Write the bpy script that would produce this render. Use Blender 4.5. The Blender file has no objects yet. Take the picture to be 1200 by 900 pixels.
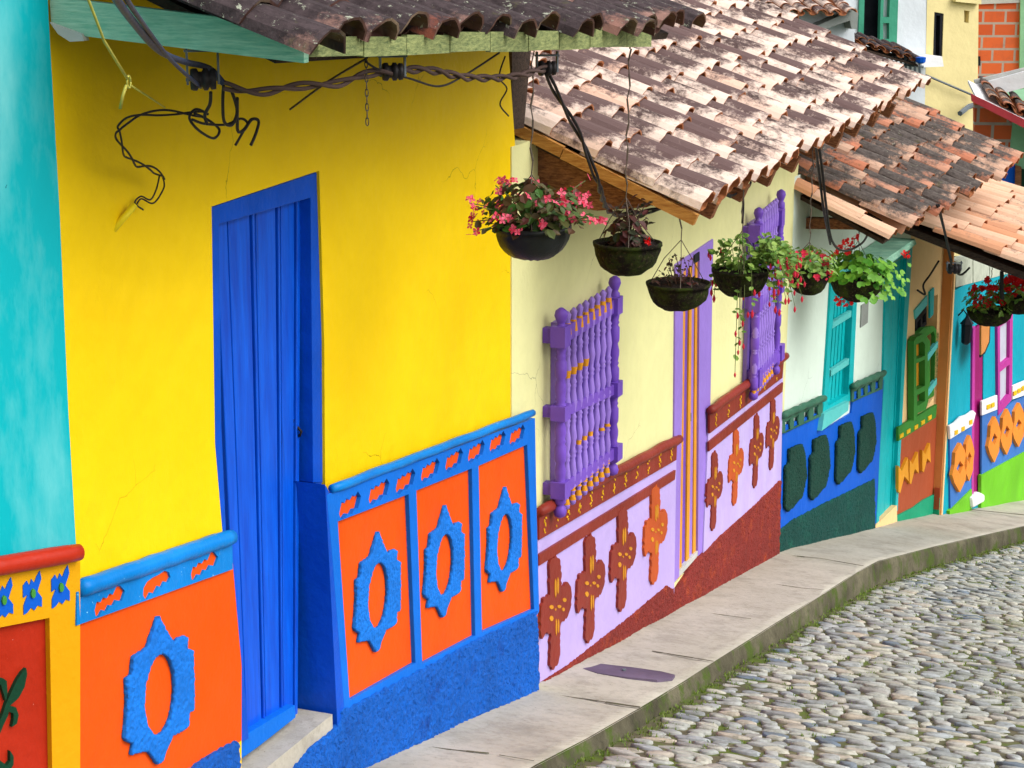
import bpy, bmesh, math, random
from mathutils import Vector, Matrix, noise
from mathutils.geometry import tessellate_polygon
random.seed(7)
PI = math.pi
scene = bpy.context.scene
COL = scene.collection

# ------------------------------------------------------------------ camera
FPX, HOR = 2400.0, -150.0
TH = math.atan((450 - HOR) / FPX)
CT, ST = math.cos(TH), math.sin(TH)
CAM = Vector((0, 0, 3.23))
cam = bpy.data.cameras.new('camera'); cam.sensor_width = 36; cam.lens = FPX / 1200 * 36
cam.clip_end = 5000; cam.clip_start = 0.05
camo = bpy.data.objects.new('camera', cam); COL.objects.link(camo)
camo.location = CAM; camo.rotation_euler = (PI / 2 - TH, 0, 0)
scene.camera = camo
scene.render.resolution_x = 1024; scene.render.resolution_y = 768

def ray(px, py):
    a = (px - 600) / FPX; b = (450 - py) / FPX
    return Vector((a, CT + b * ST, b * CT - ST))
def onplane(px, py, P, n):
    d = ray(px, py); t = (P - CAM).dot(n) / d.dot(n)
    return CAM + d * t
def atdepth(px, py, t): return CAM + ray(px, py) * t

class Frame:
    """vertical wall plane: origin, along-wall direction u, outward normal n"""
    def __init__(s, P, X):
        s.P = Vector((P[0], P[1], 0)); a = math.atan((X - 600) / (FPX / CT))
        s.u = Vector((math.sin(a), math.cos(a), 0)); s.n = Vector((math.cos(a), -math.sin(a), 0))
    def sz(s, px, py, o=0.0):
        q = onplane(px, py, s.P + s.n * o, s.n); return ((q - s.P).dot(s.u), q.z)
    def w(s, a, z, o=0.0): return s.P + s.u * a + s.n * o + Vector((0, 0, z))
    def poly(s, pts, o=0.0): return [s.sz(p[0], p[1], o) for p in pts]

P0 = CAM + ray(310, 850) * 8
FY = Frame(P0, 1600)
def corner(F, px): q = F.sz(px, 600); return F.w(q[0], 0)
FC = Frame(corner(FY, 628), 1550)
FW = Frame(corner(FC, 918), 1810)
FO = Frame(corner(FW, 1052), 1950)
FT = Frame(corner(FY, 92), 2600)           # turquoise wall on the left; s negative to the left

# ------------------------------------------------------------------ object helpers
def tag(o, label, cat, group=None, kind=None):
    if label: o['label'] = label
    if cat: o['category'] = cat
    if group: o['group'] = group
    if kind: o['kind'] = kind
    return o
def empty(name, loc, label, cat, group=None):
    o = bpy.data.objects.new(name, None); COL.objects.link(o); o.location = loc
    o.empty_display_size = 0.2
    return tag(o, label, cat, group)
def rootloc(p):
    v = Vector((0, 0, 0))
    while p is not None: v = v + p.location; p = p.parent
    return v
class MB:
    def __init__(s): s.v = []; s.f = []; s.m = []; s.uv = None; s.smf = set()
    def add(s, vs, fs, m=0):
        b = len(s.v); s.v += [Vector(v) for v in vs]
        for f in fs: s.f.append([b + i for i in f]); s.m.append(m)
    def build(s, name, mats, parent=None, smooth=False, origin=None, label=None):
        me = bpy.data.meshes.new(name)
        off = rootloc(parent) + (origin if origin is not None else Vector((0, 0, 0)))
        if origin is not None: off = Vector(origin)
        me.from_pydata([tuple(v - off) for v in s.v], [], s.f)
        if not isinstance(mats, (list, tuple)): mats = [mats]
        for m in mats: me.materials.append(m)
        for p, mi in zip(me.polygons, s.m): p.material_index = mi; p.use_smooth = smooth or (p.index in s.smf)
        if s.uv:
            ul = me.uv_layers.new(name='UVMap')
            for l in me.loops: ul.data[l.index].uv = s.uv[l.vertex_index]
        me.validate(); 
        bm = bmesh.new(); bm.from_mesh(me); bmesh.ops.recalc_face_normals(bm, faces=bm.faces); bm.to_mesh(me); bm.free()
        o = bpy.data.objects.new(name, me); COL.objects.link(o)
        if origin is not None: o.location = Vector(origin) - rootloc(parent)
        if parent: o.parent = parent
        if label: o['label'] = label
        return o
    def box(s, c, ax, ay, az, m=0):
        c = Vector(c); vs = []
        for i in (-1, 1):
            for j in (-1, 1):
                for k in (-1, 1): vs.append(c + ax * i + ay * j + az * k)
        s.add(vs, [(0, 1, 3, 2), (4, 6, 7, 5), (0, 4, 5, 1), (2, 3, 7, 6), (0, 2, 6, 4), (1, 5, 7, 3)], m)
    def tube(s, pts, r, n=8, m=0, cap=True):
        pts = [Vector(p) for p in pts]; k = len(pts)
        rs = r if isinstance(r, (list, tuple)) else [r] * k
        vs = []; prev = None
        for i, p in enumerate(pts):
            d = (pts[min(i + 1, k - 1)] - pts[max(i - 1, 0)])
            d = d.normalized() if d.length > 1e-9 else Vector((0, 0, 1))
            if prev is None:
                a = d.orthogonal().normalized()
            else:
                a = prev - d * prev.dot(d); a = a.normalized() if a.length > 1e-6 else d.orthogonal().normalized()
            prev = a; b = d.cross(a)
            for j in range(n):
                t = 2 * PI * j / n; vs.append(p + (a * math.cos(t) + b * math.sin(t)) * rs[i])
        fs = []
        for i in range(k - 1):
            for j in range(n):
                j2 = (j + 1) % n; fs.append((i * n + j, i * n + j2, (i + 1) * n + j2, (i + 1) * n + j))
        if cap: fs.append(tuple(range(n))[::-1]); fs.append(tuple((k - 1) * n + j for j in range(n)))
        s.add(vs, fs, m)
    def lathe(s, base, prof, n=12, mat_of=None):
        """prof list of (r, z)"""
        base = Vector(base); vs = []; 
        b = len(s.v)
        for r, z in prof:
            for j in range(n):
                t = 2 * PI * j / n; vs.append(base + Vector((r * math.cos(t), r * math.sin(t), z)))
        s.v += vs
        for i in range(len(prof) - 1):
            m = mat_of(0.5 * (prof[i][1] + prof[i + 1][1])) if mat_of else 0
            for j in range(n):
                j2 = (j + 1) % n
                s.f.append([b + i * n + j, b + i * n + j2, b + (i + 1) * n + j2, b + (i + 1) * n + j]); s.m.append(m)
        s.f.append([b + j for j in range(n)][::-1]); s.m.append(0)
        s.f.append([b + (len(prof) - 1) * n + j for j in range(n)]); s.m.append(0)
    def plate(s, F, loop, o0, o1, holes=(), m=0, side_m=None):
        """polygon (s,z) on frame F extruded from offset o0 (back) to o1 (front)"""
        loops = [list(loop)] + [list(h) for h in holes]
        flat = [p for l in loops for p in l]
        tris = tessellate_polygon([[Vector((p[0], p[1], 0)) for p in l] for l in loops])
        b = len(s.v); N = len(flat)
        s.v += [F.w(p[0], p[1], o1) for p in flat] + [F.w(p[0], p[1], o0) for p in flat]
        for t in tris:
            s.f.append([b + i for i in t]); s.m.append(m)
            s.f.append([b + N + i for i in t][::-1]); s.m.append(m)
        k = 0; sm = m if side_m is None else side_m
        for l in loops:
            L = len(l)
            for i in range(L):
                j = (i + 1) % L
                s.f.append([b + k + i, b + k + j, b + N + k + j, b + N + k + i]); s.m.append(sm)
            k += L
LAST = [None]
def plate(name, F, pts, o0, o1, mat, parent, holes=(), bevel=0.0, px=True, label=None, origin=None):
    mb = MB()
    if px: pts = F.poly(pts, o1); holes = [F.poly(h, o1) for h in holes]
    mb.plate(F, pts, o0, o1, holes)
    o = mb.build(name, mat, parent, label=label, origin=origin)
    LAST[0] = o
    if bevel:
        md = o.modifiers.new('bev', 'BEVEL'); md.width = bevel; md.segments = 2; md.limit_method = 'ANGLE'; md.angle_limit = 0.9
    return o
def copyobj(o, parent):
    c = o.copy(); COL.objects.link(c); c.parent = parent; return c
def lerp(a, b, t): return a + (b - a) * t
def line_px(p, q, n): return [(lerp(p[0], q[0], i / n), lerp(p[1], q[1], i / n)) for i in range(n + 1)]

# ------------------------------------------------------------------ materials
def lin(c):
    c = c / 255.0
    return c / 12.92 if c <= 0.04045 else ((c + 0.055) / 1.055) ** 2.4
def rgb(c, k=1.0): return (min(lin(c[0]) * k, .9), min(lin(c[1]) * k, .9), min(lin(c[2]) * k, .9), 1)
KL = 0.86
class NT:
    def __init__(s, name):
        s.mat = bpy.data.materials.new(name); s.mat.use_nodes = True
        s.t = s.mat.node_tree; s.b = s.t.nodes['Principled BSDF']
        s.tc = s.t.nodes.new('ShaderNodeTexCoord')
    def n(s, k, **kw):
        nd = s.t.nodes.new(k)
        for a, b in kw.items():
            if a in nd.inputs: nd.inputs[a].default_value = b
            else: setattr(nd, a, b)
        return nd
    def l(s, a, b): s.t.links.new(a, b)
    def noise(s, scale, detail=4, rough=.6, vec=None, stretch=None):
        nd = s.n('ShaderNodeTexNoise'); nd.inputs['Scale'].default_value = scale
        nd.inputs['Detail'].default_value = detail; nd.inputs['Roughness'].default_value = rough
        v = vec or s.tc.outputs['Object']
        if stretch:
            mp = s.n('ShaderNodeMapping'); mp.inputs['Scale'].default_value = stretch; s.l(v, mp.inputs['Vector']); v = mp.outputs['Vector']
        s.l(v, nd.inputs['Vector']); return nd.outputs['Fac']
    def ramp(s, fac, stops):
        r = s.n('ShaderNodeValToRGB'); e = r.color_ramp.elements
        while len(e) < len(stops): e.new(0.5)
        for i, (p, c) in enumerate(stops):
            e[i].position = p; e[i].color = c if len(c) == 4 else (*c, 1)
        s.l(fac, r.inputs['Fac']); return r.outputs['Color']
    def mask(s, fac, a, b):
        m = s.n('ShaderNodeMapRange'); m.inputs['From Min'].default_value = a; m.inputs['From Max'].default_value = b
        s.l(fac, m.inputs['Value']); return m.outputs['Result']
    def mix(s, f, a, b, mode='MIX'):
        m = s.n('ShaderNodeMix', data_type='RGBA', blend_type=mode)
        for inp, v in ((m.inputs[0], f), (m.inputs[6], a), (m.inputs[7], b)):
            if isinstance(v, (int, float)): inp.default_value = v
            elif isinstance(v, tuple): inp.default_value = v
            else: s.l(v, inp)
        return m.outputs[2]
    def math(s, op, a, b):
        m = s.n('ShaderNodeMath', operation=op)
        for i, v in enumerate((a, b)):
            if isinstance(v, (int, float)): m.inputs[i].default_value = v
            else: s.l(v, m.inputs[i])
        return m.outputs[0]
    def bump(s, h, strength=.3, dist=.01, prev=None):
        b = s.n('ShaderNodeBump'); b.inputs['Strength'].default_value = strength; b.inputs['Distance'].default_value = dist
        s.l(h, b.inputs['Height'])
        if prev: s.l(prev, b.inputs['Normal'])
        return b.outputs['Normal']
    def out(s, col=None, rough=.6, normal=None, spec=.4):
        if col is not None:
            if isinstance(col, tuple): s.b.inputs['Base Color'].default_value = col
            else: s.l(col, s.b.inputs['Base Color'])
        if isinstance(rough, (int, float)): s.b.inputs['Roughness'].default_value = rough
        else: s.l(rough, s.b.inputs['Roughness'])
        s.b.inputs['Specular IOR Level'].default_value = spec
        if normal: s.l(normal, s.b.inputs['Normal'])
        return s.mat
def paint(name, c, k=KL, var=.10, rough=.55, bump=.25, grain=60, stain=None, stain_amt=.25, wear=None, wear_th=.72, bd=.004, spec=.16, crack=False):
    m = NT(name)
    n1 = m.noise(1.7, 5, .6); n2 = m.noise(14, 4, .6)
    base = rgb(c, k)
    dk = tuple(x * (1 - var * 1.6) for x in base[:3]) + (1,); lt = tuple(min(x * (1 + var) + .004, .92) for x in base[:3]) + (1,)
    col = m.mix(m.mask(n1, .32, .68), dk, lt)
    col = m.mix(m.math('MULTIPLY', m.mask(n2, .45, .7), .35), col, dk)
    st = m.noise(2.2, 6, .65, stretch=(1, 1, .35))
    if stain: col = m.mix(m.math('MULTIPLY', m.mask(st, .54, .72), stain_amt), col, rgb(stain, k))
    sp = m.noise(45, 3, .7)
    if wear: col = m.mix(m.mask(sp, wear_th, wear_th + .03), col, rgb(wear, k))
    if crack:
        vo = m.n('ShaderNodeTexVoronoi', feature='DISTANCE_TO_EDGE'); vo.inputs['Scale'].default_value = 1.6
        wv = m.n('ShaderNodeMix', data_type='VECTOR'); nz = m.n('ShaderNodeTexNoise'); nz.inputs['Scale'].default_value = 5; nz.inputs['Detail'].default_value = 5
        m.l(m.tc.outputs['Object'], nz.inputs['Vector']); wv.inputs[0].default_value = .16; m.l(m.tc.outputs['Object'], wv.inputs[4]); m.l(nz.outputs['Color'], wv.inputs[5]); m.l(wv.outputs[1], vo.inputs['Vector'])
        ck = m.mask(vo.outputs['Distance'], .0035, .0008); ck = m.math('MULTIPLY', ck, m.mask(m.noise(1.4, 3, .5), .56, .62)); ck.node.use_clamp = True
        col = m.mix(m.math('MULTIPLY', ck, .75), col, tuple(x * .35 for x in base[:3]) + (1,))
        ch = m.mask(m.noise(7, 7, .8), .74, .755); col = m.mix(m.math('MULTIPLY', ch, .5), col, tuple(x * .6 + .03 for x in base[:3]) + (1,))
    h = m.noise(grain, 5, .65); h2 = m.noise(3.2, 5, .55)
    nm = m.bump(h2, .5, .04); nm = m.bump(h, bump, bd, nm)
    return m.out(col, m.mask(n2, -.4, 1.6) if False else rough, nm, spec)
def relief(o, voxel, strength, size):
    """lumpy hand-thrown plaster: real displacement of the surface"""
    for md in list(o.modifiers): o.modifiers.remove(md)
    r = o.modifiers.new('remesh', 'REMESH'); r.mode = 'VOXEL'; r.voxel_size = voxel; r.use_smooth_shade = True
    t = bpy.data.textures.new('plaster_lumps', 'CLOUDS'); t.noise_scale = size; t.noise_depth = 3
    d = o.modifiers.new('lumps', 'DISPLACE'); d.texture = t; d.strength = strength; d.mid_level = .5; d.texture_coords = 'LOCAL'
def roughcast(name, c, k=KL, dark=None, bs=1.0):
    m = NT(name)
    base = rgb(c, k); v = m.n('ShaderNodeTexVoronoi'); v.inputs['Scale'].default_value = 48; m.l(m.tc.outputs['Object'], v.inputs['Vector'])
    n = m.noise(34, 5, .75); n1 = m.noise(3, 5, .6)
    col = m.mix(m.mask(n1, .3, .7), tuple(x * .78 for x in base[:3]) + (1,), tuple(min(.9, x * 1.12) for x in base[:3]) + (1,))
    if dark: col = m.mix(m.mask(m.noise(6, 6, .7), .55, .68), col, rgb(dark, k))
    nm = m.bump(n, bs, .035); nm = m.bump(v.outputs['Distance'], .5 * bs, .02, nm)
    return m.out(col, .7, nm, .3)
M = {}
M['yellow'] = paint('yellow_paint', (254, 206, 0), .95, var=.05, stain=(236, 182, 0), stain_amt=.12, crack=True)
def turq():
    m = NT('brushed_turquoise_paint'); a = m.noise(2.6, 6, .62, stretch=(1.3, 1.3, .45)); b = m.noise(30, 5, .7, stretch=(1, 1, .3)); c = m.noise(1.1, 3, .5)
    v = m.math('ADD', a, m.math('MULTIPLY', c, .35)); v = m.math('ADD', v, m.math('MULTIPLY', b, .12))
    col = m.mix(m.mask(v, .66, .98), rgb((0, 184, 196), .82), rgb((120, 212, 216), .86))
    col = m.mix(m.mask(m.noise(38, 2, .6), .76, .78), col, rgb((20, 120, 130), .86))
    return m.out(col, .55, m.bump(b, .3, .006), .16)
M['turq_wall'] = turq()
_unused = paint('turquoise_paint', (0, 186, 208), var=.10, stain=(110, 212, 224), stain_amt=.9, bump=.2)
M['red_mould'] = paint('red_gloss', (190, 48, 26), var=.12, rough=.3, wear=(235, 190, 180), wear_th=.76)
M['ochre'] = paint('ochre_paint', (230, 164, 0), var=.05, wear=(250, 240, 220), wear_th=.8)
M['red_panel'] = paint('red_panel_paint', (184, 44, 20), var=.14, rough=.35, wear=(245, 190, 180), wear_th=.735, stain=(150, 40, 25), stain_amt=.5)
M['dkgreen'] = paint('bottle_green', (8, 62, 40), var=.2)
M['greenp'] = paint('leaf_green_paint', (70, 150, 60))
M['blue_m'] = paint('blue_moulding', (0, 132, 220), var=.12, rough=.35, wear=(150, 215, 245), wear_th=.69, stain=(0, 100, 195), stain_amt=.5)  # pale flecks are worn paint and also paint in the moulding's gloss highlights
M['blue_f'] = paint('blue_frame_paint', (0, 112, 222), var=.08, wear=(60, 170, 240), wear_th=.76)
M['blue_door'] = None
M['blue_rough'] = roughcast('blue_roughcast', (0, 112, 230), dark=(0, 84, 190))
M['blue_medal'] = roughcast('blue_medallion', (0, 124, 232), bs=.5)
M['orange'] = paint('orange_paint', (252, 88, 0), .82, var=.05, stain=(232, 66, 4), stain_amt=.35)
M['cream'] = paint('cream_paint', (236, 232, 168), .9, var=.05, stain=(215, 205, 150), stain_amt=.3, crack=True)
M['lav'] = paint('lavender_paint', (200, 178, 240), .82, var=.06, stain=(222, 210, 240), stain_amt=.5)
M['purple'] = paint('purple_paint', (122, 82, 196), var=.08, rough=.4, bump=.15)
M['lpurple'] = paint('light_purple_paint', (160, 128, 222), var=.08, rough=.4, bump=.12)
M['dpurple'] = paint('shaded_purple_opening', (70, 40, 140), var=.1)
M['gold'] = paint('orange_yellow_paint', (236, 160, 40), var=.08, rough=.45)
M['yel2'] = paint('yellow_mark_paint', (240, 190, 30), var=.06)
M['ochre_mark'] = paint('muted_ochre_paint', (214, 146, 36), var=.1)
M['maroon'] = paint('maroon_paint', (142, 50, 38), var=.14, rough=.45, wear=(200, 120, 100), wear_th=.77, stain=(110, 36, 30), stain_amt=.6)
M['redbase'] = roughcast('red_roughcast', (158, 52, 44), dark=(190, 75, 35))
M['rust'] = paint('rust_orange_paint', (196, 86, 36), var=.14, stain=(160, 60, 30), stain_amt=.5)
M['white'] = paint('white_wall_paint', (224, 240, 226), .9, var=.04, stain=(205, 222, 205), stain_amt=.4, crack=True)
M['plainwhite'] = paint('white_gloss', (238, 238, 240), .9, var=.04)
M['gdado'] = paint('grey_green_paint', (58, 108, 86), var=.14, rough=.5)
M['bluep'] = paint('cobalt_paint', (0, 92, 208), var=.06)
M['dgreen2'] = roughcast('dark_green_relief', (10, 74, 60))
M['dgreen3'] = roughcast('dark_green_base', (0, 84, 76), dark=(10, 104, 84))
M['teal'] = paint('teal_door_paint', (0, 184, 190), var=.1, rough=.4)
M['ltteal'] = paint('light_teal_paint', (92, 198, 196), var=.08)
M['peach'] = paint('peach_paint', (252, 206, 146), .95, var=.05)
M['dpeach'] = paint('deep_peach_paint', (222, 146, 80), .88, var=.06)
M['green'] = paint('garden_green_paint', (60, 138, 52), var=.1)
M['brown'] = paint('brick_brown_paint', (176, 82, 48), var=.08)
M['seagreen'] = paint('sea_green_paint', (22, 160, 118), var=.1)
M['cyan2'] = paint('cyan_wall_paint', (0, 168, 190), var=.08)
M['denim'] = paint('denim_blue_paint', (64, 122, 200), var=.08)
M['lime'] = paint('lime_paint', (116, 200, 36), var=.12, stain=(90, 170, 40), stain_amt=.5)
M['ltorange'] = paint('light_orange_relief', (246, 146, 52), var=.08)
M['magenta'] = paint('magenta_paint', (160, 20, 110), var=.1, rough=.4)
M['pinkish'] = paint('pink_paint', (196, 60, 160), var=.1)
M['curtain'] = paint('curtain_cloth', (205, 205, 222), .85, var=.1)
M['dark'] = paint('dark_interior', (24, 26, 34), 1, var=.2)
M['greyplaque'] = paint('grey_plaque', (150, 155, 150))
M['bgyellow'] = paint('pale_yellow_render', (240, 222, 160), .88, var=.04)
M['bgwhite'] = paint('pale_white_render', (226, 232, 238), .9, var=.03)
M['bggreen'] = paint('window_green', (70, 160, 130))
M['redfascia'] = paint('red_fascia_paint', (180, 60, 66), var=.1)
M['mint'] = paint('mint_wall', (150, 205, 160))
M['concrete_l'] = paint('pale_concrete', (205, 205, 200), .8, var=.12)
M['metal'] = paint('galvanised_metal', (110, 118, 125), var=.2, rough=.45)
M['rubber'] = paint('black_cable_rubber', (38, 34, 36), 1, var=.3, rough=.5)
M['cable2'] = paint('weathered_cable', (84, 66, 62), 1, var=.3, rough=.7)
M['bluecable'] = paint('dark_blue_cable', (52, 58, 84), 1, var=.2, rough=.5)
M['tubeyel'] = paint('yellow_tube', (240, 215, 30), .9, var=.05, rough=.4)
M['cord'] = paint('straw_cord', (205, 196, 90), .9, var=.2)
M['wire'] = paint('rusty_wire', (96, 84, 74), 1, var=.3)
M['bowlblack'] = paint('black_plastic_bowl', (30, 31, 34), 1, var=.4, rough=.42, bump=.4, stain=(48, 52, 44), stain_amt=.6)
def mossbowl():
    m = NT('coir_and_moss'); n = m.noise(12, 6, .7); 
    col = m.mix(m.mask(n, .46, .66), rgb((34, 28, 24), 1), rgb((58, 72, 22), 1))
    col = m.mix(m.mask(m.noise(60, 4, .7), .55, .75), col, rgb((96, 84, 60), 1))
    return m.out(col, .9, m.bump(m.noise(70, 6, .75), 1, .02), .1)
M['bowlmoss'] = mossbowl()
M['soil'] = paint('dark_soil', (40, 28, 24), 1, var=.5, rough=.95, bump=1, bd=.02)
def plastic_leaf(name, c1, c2):
    m = NT(name); g = m.n('ShaderNodeNewGeometry')
    col = m.mix(g.outputs['Random Per Island'], rgb(c1, 1), rgb(c2, 1))
    m.b.inputs['Subsurface Weight'].default_value = 0
    o = m.out(col, .5, None, .35)
    tr = m.n('ShaderNodeBsdfTranslucent'); m.l(col, tr.inputs['Color'])
    mx = m.n('ShaderNodeMixShader'); mx.inputs[0].default_value = .3
    m.l(m.b.outputs[0], mx.inputs[1]); m.l(tr.outputs[0], mx.inputs[2])
    m.l(mx.outputs[0], m.t.nodes['Material Output'].inputs['Surface'])
    return o
M['leaf_dark'] = plastic_leaf('bronze_green_leaf', (62, 108, 40), (100, 50, 46))
M['leaf_maroon'] = plastic_leaf('maroon_leaf', (86, 36, 36), (44, 60, 38))
M['leaf_green'] = plastic_leaf('fresh_green_leaf', (70, 140, 40), (140, 195, 66))
M['leaf_olive'] = plastic_leaf('olive_green_leaf', (84, 130, 50), (150, 180, 84))
M['fl_pink'] = plastic_leaf('pink_petal', (222, 26, 66), (252, 110, 140))
M['fl_red'] = plastic_leaf('red_petal', (240, 16, 24), (255, 50, 50))
M['fl_mag'] = plastic_leaf('magenta_petal', (215, 20, 90), (235, 60, 70))
M['stem'] = paint('stem_skin', (96, 110, 60), 1, var=.3)
M['stem_dark'] = paint('dry_stem_skin', (84, 58, 48), 1, var=.3)
def wood(name, c1, c2, sc=(1, 1, 1), rough=.75):
    m = NT(name); a = m.noise(9, 7, .7, stretch=sc); b = m.noise(3, 4, .6)
    col = m.mix(m.mask(a, .35, .65), rgb(c1, KL), rgb(c2, KL)); col = m.mix(m.math('MULTIPLY', m.mask(b, .5, .75), .5), col, tuple(x * .45 for x in rgb(c1, KL)[:3]) + (1,))
    return m.out(col, rough, m.bump(a, .5, .01), .2)
M['beam'] = wood('brown_beam_wood', (92, 52, 36), (168, 112, 74), (1, 6, 10))
M['beamdark'] = wood('dark_roof_wood', (44, 34, 30), (84, 66, 54), (1, 5, 8))
M['yelboard'] = wood('yellowed_verge_board', (168, 108, 50), (214, 158, 84), (1, 2, 8))
M['greenboard'] = wood('pale_green_board', (128, 194, 166), (182, 226, 200), (1, 2, 14))
M['fascia'] = wood('sage_fascia_board', (98, 112, 72), (166, 172, 112), (1, 3, 12))
def doormat():
    m = NT('blue_door_paint'); a = m.noise(6, 6, .65, stretch=(4, 4, .4)); b = m.noise(30, 5, .7)
    col = m.mix(m.mask(a, .3, .7), rgb((0, 68, 196), KL), rgb((0, 100, 236), KL))
    col = m.mix(m.mask(b, .73, .76), col, rgb((110, 140, 150), KL))
    pl = m.noise(9, 7, .75, stretch=(5, 5, .5)); col = m.mix(m.mask(pl, .70, .72), col, rgb((64, 72, 84), KL)); col = m.mix(m.mask(m.noise(4, 6, .7, stretch=(6, 6, .25)), .6, .75), col, rgb((0, 48, 150), KL))
    return m.out(col, .38, m.bump(a, .35, .006), .4)
M['blue_door'] = doormat()
M['blue_door2'] = paint('deep_blue_jamb', (0, 82, 206), var=.12, rough=.4)

def tile_mat(name, pale, clay, dark, damt, lichen=.0, claymix=.35, purple=None):
    m = NT(name); g = m.n('ShaderNodeNewGeometry'); rnd = g.outputs['Random Per Island']
    w = m.n('ShaderNodeTexWhiteNoise', noise_dimensions='1D'); m.l(rnd, w.inputs['W']); r2 = w.outputs['Value']
    col = m.mix(m.mask(rnd, 1 - claymix, 1 - claymix + .25), rgb(pale, KL), rgb(clay, KL))
    col = m.mix(m.math('MULTIPLY', m.noise(8, 5, .65), .4), col, rgb(clay, KL))
    uvn = m.n('ShaderNodeUVMap'); sep = m.n('ShaderNodeSeparateXYZ'); m.l(uvn.outputs[0], sep.inputs[0])
    big = m.noise(.9, 3, .6); fine = m.noise(17, 9, .78, stretch=(1, 1, 1)); 
    # soot and lichen: patches on each tile, most of it on its middle, streaked
    bell = m.math('SUBTRACT', 1.0, m.math('MULTIPLY', m.math('ABSOLUTE', m.math('SUBTRACT', sep.outputs[0], .5), 0), 1.5))
    lowfree = m.mask(sep.outputs[1], .06, .3)
    v = m.math('ADD', m.math('MULTIPLY', fine, 1.0), m.math('MULTIPLY', big, .55))
    v = m.math('ADD', v, m.math('MULTIPLY', r2, .34))
    v = m.math('ADD', v, m.math('MULTIPLY', bell, .30)); v = m.math('ADD', v, m.math('MULTIPLY', lowfree, .22))
    dm = m.mask(v, 1.47 - damt, 1.68 - damt)
    dcol = m.mix(m.mask(m.noise(26, 5, .7), .35, .65), rgb(dark, KL * .75), rgb(dark, KL * 1.7))
    if purple: dcol = m.mix(m.mask(r2, .4, .9), dcol, rgb(purple, KL))
    col = m.mix(dm, col, dcol)
    if lichen:
        l = m.noise(30, 6, .75); col = m.mix(m.mask(l, .68 - lichen, .72 - lichen), col, rgb((176, 180, 160), KL))
        l2 = m.noise(9, 5, .7); col = m.mix(m.math('MULTIPLY', m.mask(l2, .62, .7), .5), col, rgb((96, 96, 58), KL))
    nm = m.bump(m.noise(40, 6, .7), .6, .008)
    return m.out(col, .85, nm, .15)
M['tile_cream'] = tile_mat('bleached_roof_tile', (250, 230, 216), (236, 184, 156), (80, 64, 62), .26, 0, .18, purple=(112, 90, 88))
M['tile_dark'] = tile_mat('weathered_dark_roof_tile', (160, 128, 118), (150, 86, 68), (64, 54, 56), .55, .08, .3)
M['tile_mixed'] = tile_mat('mixed_roof_tile', (214, 180, 156), (204, 130, 100), (84, 76, 72), .34, .05, .5)
M['tile_pink'] = tile_mat('clean_pink_roof_tile', (248, 208, 178), (226, 160, 120), (110, 96, 90), -.05, 0, .3)
M['clay_in'] = paint('clay_edge', (190, 118, 74), KL * .8, var=.25)
M['sageboard'] = wood('whitewashed_boards', (176, 184, 166), (214, 218, 200), (8, 8, 1))
M['clay_mouth_shade'] = paint('shaded_clay_mouth', (92, 62, 54), KL, var=.5, stain=(160, 150, 120), stain_amt=.6, wear=(170, 165, 140), wear_th=.66)  # clay darkened to paint the shade inside the tile mouths

def concrete(name, c1, c2, moss=None, mossamt=.5, mth=.5, sc=1.0):
    m = NT(name); a = m.noise(1.3 * sc, 6, .65); b = m.noise(22 * sc, 6, .7)
    col = m.mix(m.mask(a, .3, .7), rgb(c1, KL), rgb(c2, KL))
    col = m.mix(m.math('MULTIPLY', m.mask(b, .5, .72), .5), col, tuple(x * .6 for x in rgb(c1, KL)[:3]) + (1,)); col = m.mix(m.math('MULTIPLY', m.mask(m.noise(3.4 * sc, 8, .72), .5, .66), .45), col, tuple(x * .55 for x in rgb(c1, KL)[:3]) + (1,)); col = m.mix(m.mask(m.noise(16 * sc, 8, .8), .69, .71), col, tuple(x * .4 for x in rgb(c1, KL)[:3]) + (1,))
    sp = m.noise(70, 2, .5); col = m.mix(m.mask(sp, .73, .76), col, rgb((96, 88, 80), KL))
    if moss:
        c = m.noise(5, 6, .7); col = m.mix(m.math('MULTIPLY', m.mask(c, mth, mth + .12), mossamt), col, rgb(moss, KL))
    return m.out(col, .85, m.bump(b, .45, .01), .2)
M['pave'] = concrete('worn_concrete', (176, 169, 154), (206, 200, 186))
M['joint'] = concrete('dark_joint', (92, 88, 74), (110, 104, 88), (90, 100, 50))
M['kerb'] = concrete('mossy_kerb_concrete', (62, 58, 44), (120, 114, 92), (70, 90, 20), .85, .50, 1.6)
M['groundm'] = concrete('earth_and_moss', (86, 84, 66), (126, 118, 92), (96, 116, 40), .9, .48)
M['terrain'] = concrete('dry_hillside', (110, 104, 82), (96, 110, 62), (70, 92, 40), .8, .5, .1)
def stone():
    m = NT('river_stone'); g = m.n('ShaderNodeNewGeometry'); r = g.outputs['Random Per Island']
    col = m.ramp(r, [(0, rgb((146, 150, 152), .9)), (.3, rgb((178, 180, 174), .9)), (.6, rgb((198, 194, 178), .9)), (.75, rgb((172, 178, 182), .9)), (.93, rgb((194, 180, 160), .9)), (.985, rgb((116, 130, 146), .9))])
    n = m.noise(20, 6, .7); col = m.mix(m.math('MULTIPLY', m.mask(n, .45, .7), .75), col, rgb((96, 95, 84), .9))
    mo = m.noise(1.6, 5, .7); col = m.mix(m.math('MULTIPLY', m.mask(mo, .56, .7), .5), col, rgb((124, 128, 84), .9))
    return m.out(col, .62, m.bump(n, .5, .008), .35)
M['stone'] = stone()
M['grassy'] = plastic_leaf('weed_blade', (84, 110, 34), (134, 156, 58))
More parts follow.
